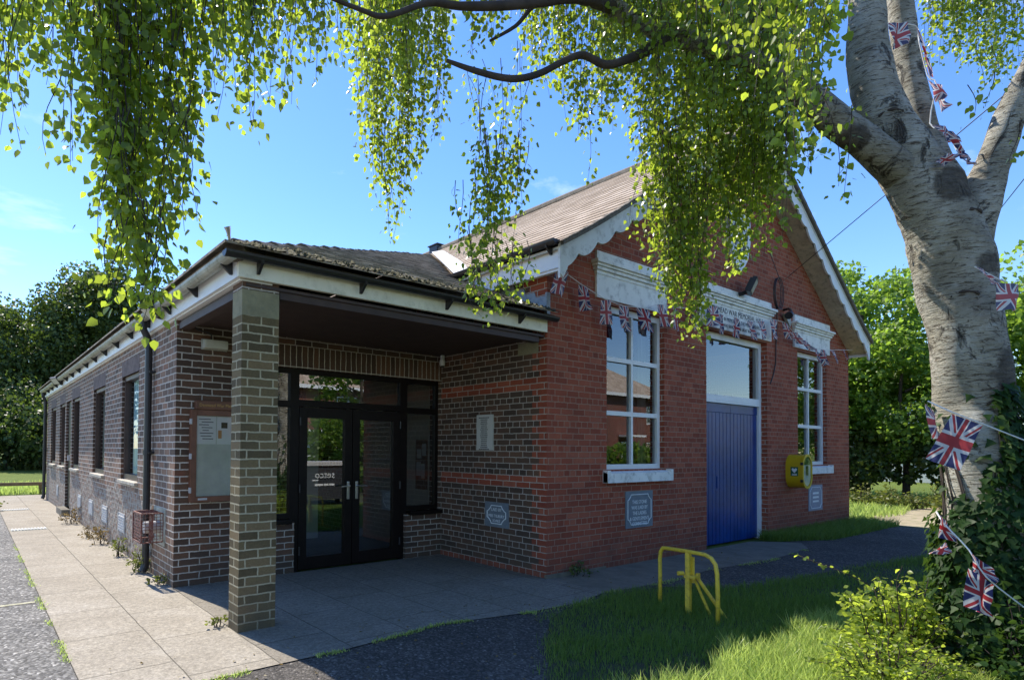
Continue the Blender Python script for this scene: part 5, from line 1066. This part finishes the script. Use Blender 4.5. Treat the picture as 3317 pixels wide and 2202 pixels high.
# moss and grass in the slab edges
ex, ey = [], []
for i in range(5200):
    r_ = random.random()
    if r_ < .35: xx = random.uniform(-4.9, -1.2); yy = np.interp(xx, [-4.93, -3.2, -2.2, -1.3], [-.82, -.8, -.7, -.88])+random.gauss(-.01, .018)
    elif r_ < .6: yy = -.8+7*random.random()**1.7; xx = -4.945+random.gauss(0, .018)
    elif r_ < .85: xx = random.uniform(-1.3, 5); yy = np.interp(xx, [-1.3, -.6, .02, 1, 2.3, 3.6, 5.2], [-.9, -.95, -.82, -.9, -.84, -.97, -.87])+random.gauss(-.015, .03)
    else: yy = 12.7+random.random()*2.5; xx = -5.0-abs(random.gauss(0, .4))
    if math.sin(xx*9+yy*7)+math.sin(xx*3.1-yy*4.3) > -.1: ex.append(xx); ey.append(yy)
ex, ey = np.array(ex), np.array(ey); g_o = blades('edge_grass', ex, ey, rng.uniform(.008, .03, len(ex)), rng.uniform(.002, .005, len(ex)), 'grass_tall', lean=.9); g_o['label'] = 'thin grass and moss in the pavement edge joints'; g_o['category'] = 'grass'
N = 26000; x = rng.uniform(-30, 0, N); y = rng.uniform(17.3, 22, N); g_o = blades('field_grass', x, y, rng.uniform(.1, .28, N), rng.uniform(.008, .016, N), 'grass_tall', lean=.4); g_o['label'] = 'long sunlit grass beside the knee rail'; g_o['category'] = 'grass'
N = 14000; x = rng.uniform(10.2, 22, N); y = rng.uniform(-3, 3.0, N); pc = np.interp(x, [10, 13, 17, 24], [-1.1, -1.2, -.6, -2.3]); k = ~((y > pc-1.0) & (y < pc+1.1)); x, y = x[k], y[k]; g_o = blades('field_grass', x, y, rng.uniform(.06, .2, len(x)), rng.uniform(.008, .014, len(x)), 'grass_tall', lean=.5); g_o['label'] = 'sunlit rough grass beyond the right corner of the hall'; g_o['category'] = 'grass'
WEEDS = [((-3.83, 3.06), .17, .34, 260, 'leaf_weed', 'leafy green weed at the foot of the black downpipe'), ((-3.84, 4.28), .06, .42, 140, 'leaf_weed', 'tall narrow ferny weed below the first side window'), ((-3.85, 5.55), .14, .24, 150, 'leaf_weed_dry', 'browning weed below the second air vent'), ((-3.86, 6.35), .16, .26, 160, 'leaf_weed_dry', 'dry reddish weed between the second and third air vents'), ((-3.90, 8.55), .26, .40, 260, 'leaf_weed_dry', 'larger bushy browning weed beside the door step'), ((-3.80, 2.2), .09, .12, 60, 'leaf_weed', 'small weed at the brick corner by the cage'), ((-3.79, .30), .05, .045, 36, 'leaf_weed', 'tiny weed at the foot of the brick pillar'), ((.45, -.06), .20, .16, 120, 'leaf_dark', 'low dark weed at the foot of the red brick corner'), ((-5.35, 12.0), .5, .35, 420, 'leaf_weed', 'clump of low green weeds by the far car park edge')]
for (c, r_, h_, n_, m_, lab) in WEEDS: bush('weed', lab, 'weed', c, (r_, r_, h_), n_, .035 if r_ < .4 else .06, m_, stems=max(4, n_//22), group='weeds along the walls')

# ================================================================== BACKGROUND
def foliage_tree(name, label, base, h, cr_r, n, size, mat, z_low, group, blobs=46, trunk_r=.3, cat='tree', squash=1.0, limbs=7):
    t = thing(name, label, cat, (base[0], base[1], 0), group); mb = MB(); bx, by = base
    mb.tube(smooth_path([(bx, by, -.2), (bx+.1, by, h*.25), (bx-.1, by+.1, h*.5), (bx, by, h*.8)]), [trunk_r*(1-.8*i/15) for i in range(16)], 10)
    for k in range(limbs):
        a = random.uniform(0, 6.28); z = h*random.uniform(.2, .6); l_ = cr_r*random.uniform(.5, .9); mb.tube([(bx, by, z), (bx+l_*.5*math.cos(a), by+l_*.5*math.sin(a), z+l_*.25), (bx+l_*math.cos(a), by+l_*math.sin(a), z+l_*.45)], [trunk_r*.35, trunk_r*.2, trunk_r*.08], 6)
    mb.build('trunk', 'bark_dark', t)
    B = []
    for k in range(blobs):
        u = rng.uniform(-1, 1); a = rng.uniform(0, 6.283); q_ = rng.uniform(.35, 1)**.6; s_ = math.sqrt(1-u*u)
        zc = (h+z_low)/2; hh = (h-z_low)/2; B.append((bx+cr_r*q_*s_*math.cos(a)*.86, by+cr_r*q_*s_*math.sin(a)*.86, zc+hh*q_*u*.86, cr_r*rng.uniform(.16, .34)))
    B = np.array(B); id_ = rng.integers(0, blobs, n); d = rng.normal(0, 1, (n, 3)); d /= np.linalg.norm(d, axis=1)[:, None]; rr = B[id_, 3]*rng.uniform(.45, 1.12, n)**.5
    Pn = B[id_, :3]+d*rr[:, None]*np.array([1, 1, .75]); Pn[:, 2] = np.maximum(Pn[:, 2], .15)
    Dn = d*.5+rng.normal(0, .6, (n, 3))-np.array([0, 0, .35]); Dn /= np.linalg.norm(Dn, axis=1)[:, None]
    leaf_mesh('crown', Pn, Dn, rng.uniform(.6, 1.4, n)*size, mat, t, .42, .1, nrm=d*.8); return t
GL = 'trees across the field'
for lab, b_, h_, r_, n_, lf in (('tallest dark rounded tree across the field, behind the hanging birch spray', (2.6, 45.5), 17.0, 5.0, 20000, 'leaf_dark'),
    ('tall dark tree across the field just right of the tallest one', (7.2, 44.0), 15.9, 5.0, 15000, 'leaf_dark'),
    ('dark tree across the field showing just above the extension roof', (12.2, 42.5), 15.3, 4.6, 12000, 'leaf_dark'),
    ('dense dark tree across the field left of the tallest one', (-1.6, 46.5), 13.2, 4.4, 15000, 'leaf_dark'),
    ('lighter green tree farthest left across the field', (-4.4, 57.0), 14.6, 5.4, 12000, 'leaf_hedge'),
    ('dark tree at the left edge of the view across the field', (-8.5, 47.0), 10.8, 4.8, 12000, 'leaf_dark')):
    foliage_tree('broadleaf_tree', lab, b_, h_, r_, int(n_*1.8), .23, lf, .4, GL, 150, .5)
foliage_tree('thicket', 'low dark thicket filling the foot of the trees across the field', (-3.5, 42.5), 5.5, 6.5, 20000, .22, 'leaf_dark', .0, 'thickets at the field edge', 80, .2, 'thicket', 1, 3)
foliage_tree('thicket', 'second low dark thicket across the field behind the extension end', (7.5, 41), 5.5, 6.0, 14000, .22, 'leaf_dark', .0, 'thickets at the field edge', 70, .2, 'thicket', 1, 3)
GR = 'maples beyond the right corner of the hall'
foliage_tree('maple_tree', 'bright green maple filling the gap between the hall and the birch trunk', (20.6, 2.9), 8.9, 2.9, 17000, .135, 'leaf_bright', 2.2, GR, 80, .16)
foliage_tree('maple_tree', 'maple behind the birch trunk with its crown showing on the right', (22.5, -.6), 8.4, 3.0, 13000, .14, 'leaf_bright', 1.6, GR, 70, .18)
foliage_tree('maple_tree', 'maple close behind the right corner of the hall', (20.5, 5.9), 7.6, 2.6, 12000, .135, 'leaf_bright', 1.5, GR, 70, .16)
foliage_tree('maple_tree', 'small maple nearest the hall corner, its leaves reaching almost to the ground', (18.6, 3.9), 6.8, 2.1, 12000, .12, 'leaf_bright', .7, GR, 70, .12)
foliage_tree('maple_tree', 'low spreading maple over the end of the path', (19.2, 1.4), 6.2, 2.2, 12000, .12, 'leaf_bright', .9, GR, 70, .12)
foliage_tree('maple_tree', 'dense maple seen between the birch stem and the right edge of the photo', (21.5, -3.6), 7.8, 2.9, 12000, .14, 'leaf_bright', .8, GR, 70, .16)
foliage_tree('hedgerow_bush', 'dark hedgerow bush at the end of the sunny path', (18.8, 2.6), 2.6, 1.9, 6500, .12, 'leaf_hedge', .1, 'bushes at the end of the path', 50, .08, 'bush')
foliage_tree('hedgerow_bush', 'bush beside the far right corner of the hall', (17.0, 4.3), 2.2, 1.6, 5000, .12, 'leaf_hedge', .1, 'bushes at the end of the path', 40, .08, 'bush')
foliage_tree('hedgerow_bush', 'dark bush behind the birch trunk right of the path', (20.0, -.4), 3.2, 2.0, 6000, .13, 'leaf_dark', .1, 'bushes at the end of the path', 50, .08, 'bush')
for i in range(7): bush('nettle_patch', ['pale nettles at the path end nearest the hall', 'taller pale nettles at the path end', 'broad pale nettles before the dark bush', 'short pale nettles before the dark bush', 'leaning pale nettles left of the birch trunk', 'scattered pale nettles half behind the birch trunk', 'last pale nettles behind the birch trunk'][i], 'nettles', (15.0+.45*(i % 3), 1.95-.42*i), (.35, .3, .45+.2*(i % 2)), 260, .08, 'leaf_weed', stems=26, group='nettles at the end of the path')
# far pale house
fh = thing('far_house', 'pale rendered house glimpsed through the maples beyond the path', 'house', (38, 7, 0))
MB().box(34, 44, 3.0, 13, 0, 4.6).build('wall', 'white_dirty', fh); MB().prism([(33.6, 2.6, 4.5), (33.6, 13.4, 4.5), (33.6, 8, 7.6)], (10.8, 0, 0)).build('roof', 'hip', fh, fixn=True)
for y in (4.2, 7.4, 10.6): MB().box(33.93, 34.02, y, y+1.1, 1.0, 2.3).build('window', 'glass', fh)
# knee rail
kr = thing('knee_rail', 'low wooden knee rail along the edge of the field', 'fence', (-10, 17.6, 0))
MB().box(-30, 1.0, 17.57, 17.63, .26, .37, bev=.01).build('rail', 'wood_rail', kr)
for k in range(14): MB().box(-29+2.3*k, -28.88+2.3*k, 17.63, 17.73, -.1, .34, bev=.008).build('post', 'wood_rail', kr)
# ---- across the road, seen in the window reflections
def brick_house(label, x0, x1, y0, y1, h, rh, doorx):
    t = thing('brick_house', label, 'house', ((x0+x1)/2, (y0+y1)/2, 0), 'houses across the road'); mb = MB(); xs = [x0+1.0, x1-2.6]
    hl_ = [(x, x+1.6, z, z+1.2) for x in xs for z in (.9, 3.3)]; wall(mb, 'x', x0, x1, 0, h, y1, y1-.25, hl_); wall(mb, 'x', x0, x1, 0, h, y0, y0+.25, []); wall(mb, 'y', y0+.25, y1-.25, 0, h, x0, x0+.25, []); wall(mb, 'y', y0+.25, y1-.25, 0, h, x1, x1-.25, [])
    mb.build('wall', M['brick_house'], t)
    e = .4; a, b, c, d = (x0-e, y0-e, h), (x1+e, y0-e, h), (x1+e, y1+e, h), (x0-e, y1+e, h); ym = (y0+y1)/2; r0, r1 = (x0+3.5, ym, h+rh), (x1-3.5, ym, h+rh)
    MB().add([a, b, c, d, r0, r1], [(0, 1, 5, 4), (2, 3, 4, 5), (1, 2, 5), (3, 0, 4), (3, 2, 1, 0)]).build('roof', 'tile_hall', t)
    MB().box(x0+2.2, x0+3.0, ym-.4, ym+.4, h+rh-1.3, h+rh+.9).build('chimney', M['brick_house'], t)
    MB().box(x0-e, x1+e, y1+e, y1+e+.04, h-.2, h).build('fascia', 'white', t)
    for (p, q_, z0_, z1_) in hl_:
        m2 = MB(); yy = y1-.1; m2.box(p, p+.08, yy, yy+.06, z0_, z1_); m2.box(q_-.08, q_, yy, yy+.06, z0_, z1_); m2.box(p+.08, q_-.08, yy, yy+.06, z0_, z0_+.08); m2.box(p+.08, q_-.08, yy, yy+.06, z1_-.08, z1_); m2.box((p+q_)/2-.04, (p+q_)/2+.04, yy, yy+.06, z0_+.08, z1_-.08)
        w_ = m2.build('window', 'white', t); MB().box(p+.04, q_-.04, yy-.03, yy+.0, z0_+.04, z1_-.04).build('pane', 'glass', w_)
    MB().box(doorx, doorx+1.0, y1, y1+.05, 0, 2.1).build('door', 'white', t); MB().box(doorx-.3, doorx+1.3, y1+.05, y1+1.0, 2.4, 2.52).build('porch_canopy', 'white', t); return t
M['brick_house'] = brick('brick_house', [(p_, tuple(v*.55+.02 for v in c_)) for p_, c_ in RED], (.36, .31, .26), hdr=False)
brick_house('red brick house across the road, reflected in the hall windows', 24, 34, -27, -18, 5.2, 3.0, 28.5)
brick_house('red brick house across the road opposite the porch doors', 5, 14, -30, -21, 5.0, 2.8, 9.0)
def hedge(label, x0, x1, y0, y1, h, n, size, mat):
    t = thing('hedge', label, 'hedge', ((x0+x1)/2, (y0+y1)/2, 0)); Pn = np.stack([rng.uniform(x0, x1, n), y1-np.abs(rng.normal(0, .16, n)), rng.uniform(0.02, h, n)], 1); tq_ = rng.uniform(0, 1, n) < .25; Pn[tq_, 1] = rng.uniform(y0, y1, tq_.sum()); Pn[tq_, 2] = h-np.abs(rng.normal(0, .1, tq_.sum())); Pn[:, 2] *= .9+.12*np.sin(Pn[:, 0]*1.7)
    d = rng.normal(0, 1, (n, 3)); d /= np.linalg.norm(d, axis=1)[:, None]; leaf_mesh('foliage', Pn, d, rng.uniform(.6, 1.3, n)*size, mat, t, .42)
    MB().box(x0+.1, x1-.1, y0+.25, y1-.35, 0, h*.7).build('branches', 'bark_dark', t); return t
hedge('clipped green hedge across the lawn, reflected in the hall windows', -4, 30, -9.6, -8.6, 1.75, 20000, .14, 'leaf_bright')
foliage_tree('garden_bush', 'tall rounded bush in the hedge, reflected in the porch doors', (4.6, -8.4), 3.1, 1.7, 5000, .11, 'leaf_bright', .1, None, 40, .08, 'bush')
foliage_tree('garden_tree', 'garden tree beyond the hedge, reflected in the fanlight over the blue door', (31.0, -9.2), 5.4, 2.3, 6000, .15, 'leaf_bright', 1.0, None, 50, .15)
foliage_tree('garden_tree', 'tall tree added behind the hedge to reflect foliage above the porch doors', (7.6, -12.2), 7.2, 2.6, 6000, .15, 'leaf_bright', 1.4, None, 50, .15)  # added out of view for the leafy reflection over the porch doors
bn_ = thing('waste_bin', 'dark grey wheeled waste bin with white lettering, reflected in the porch doors', 'bin', (2.2, -5.6, 0))
MB().prism([(1.55, -5.15, .18), (2.85, -5.15, .18), (2.95, -5.1, 1.02), (1.45, -5.1, 1.02)], (0, -.8, 0)).build('body', 'grey_bin', bn_, fixn=True)
MB().box(1.40, 3.0, -5.98, -5.06, 1.06, 1.10, bev=.01).box(1.42, 2.98, -5.95, -5.08, 1.10, 1.17, bev=.02).build('lid', 'vent', bn_); MB().box(1.46, 2.94, -5.9, -5.11, 1.02, 1.06).build('rim', 'black', bn_)
mb = MB(); text_on(mb, 'setco', .27, (2.02, -5.095, .74), '+y'); mb.box(1.66, 1.84, -5.125, -5.112, .67, .70)
for a_, b_ in ((1.74, 1.98), (2.0, 2.14), (2.16, 2.32)): mb.box(a_, b_, -5.14, -5.122, .54, .59)
mb.build('lettering', 'lead_white', bn_)
for (x_, y_) in ((1.6, -5.3), (2.8, -5.3), (1.6, -5.8), (2.8, -5.8)): MB().lathe([(.02, -.03), (.09, -.03), (.09, .03), (.02, .03)], (x_, y_, .09), 'x', 14).build('wheel', 'black', bn_)
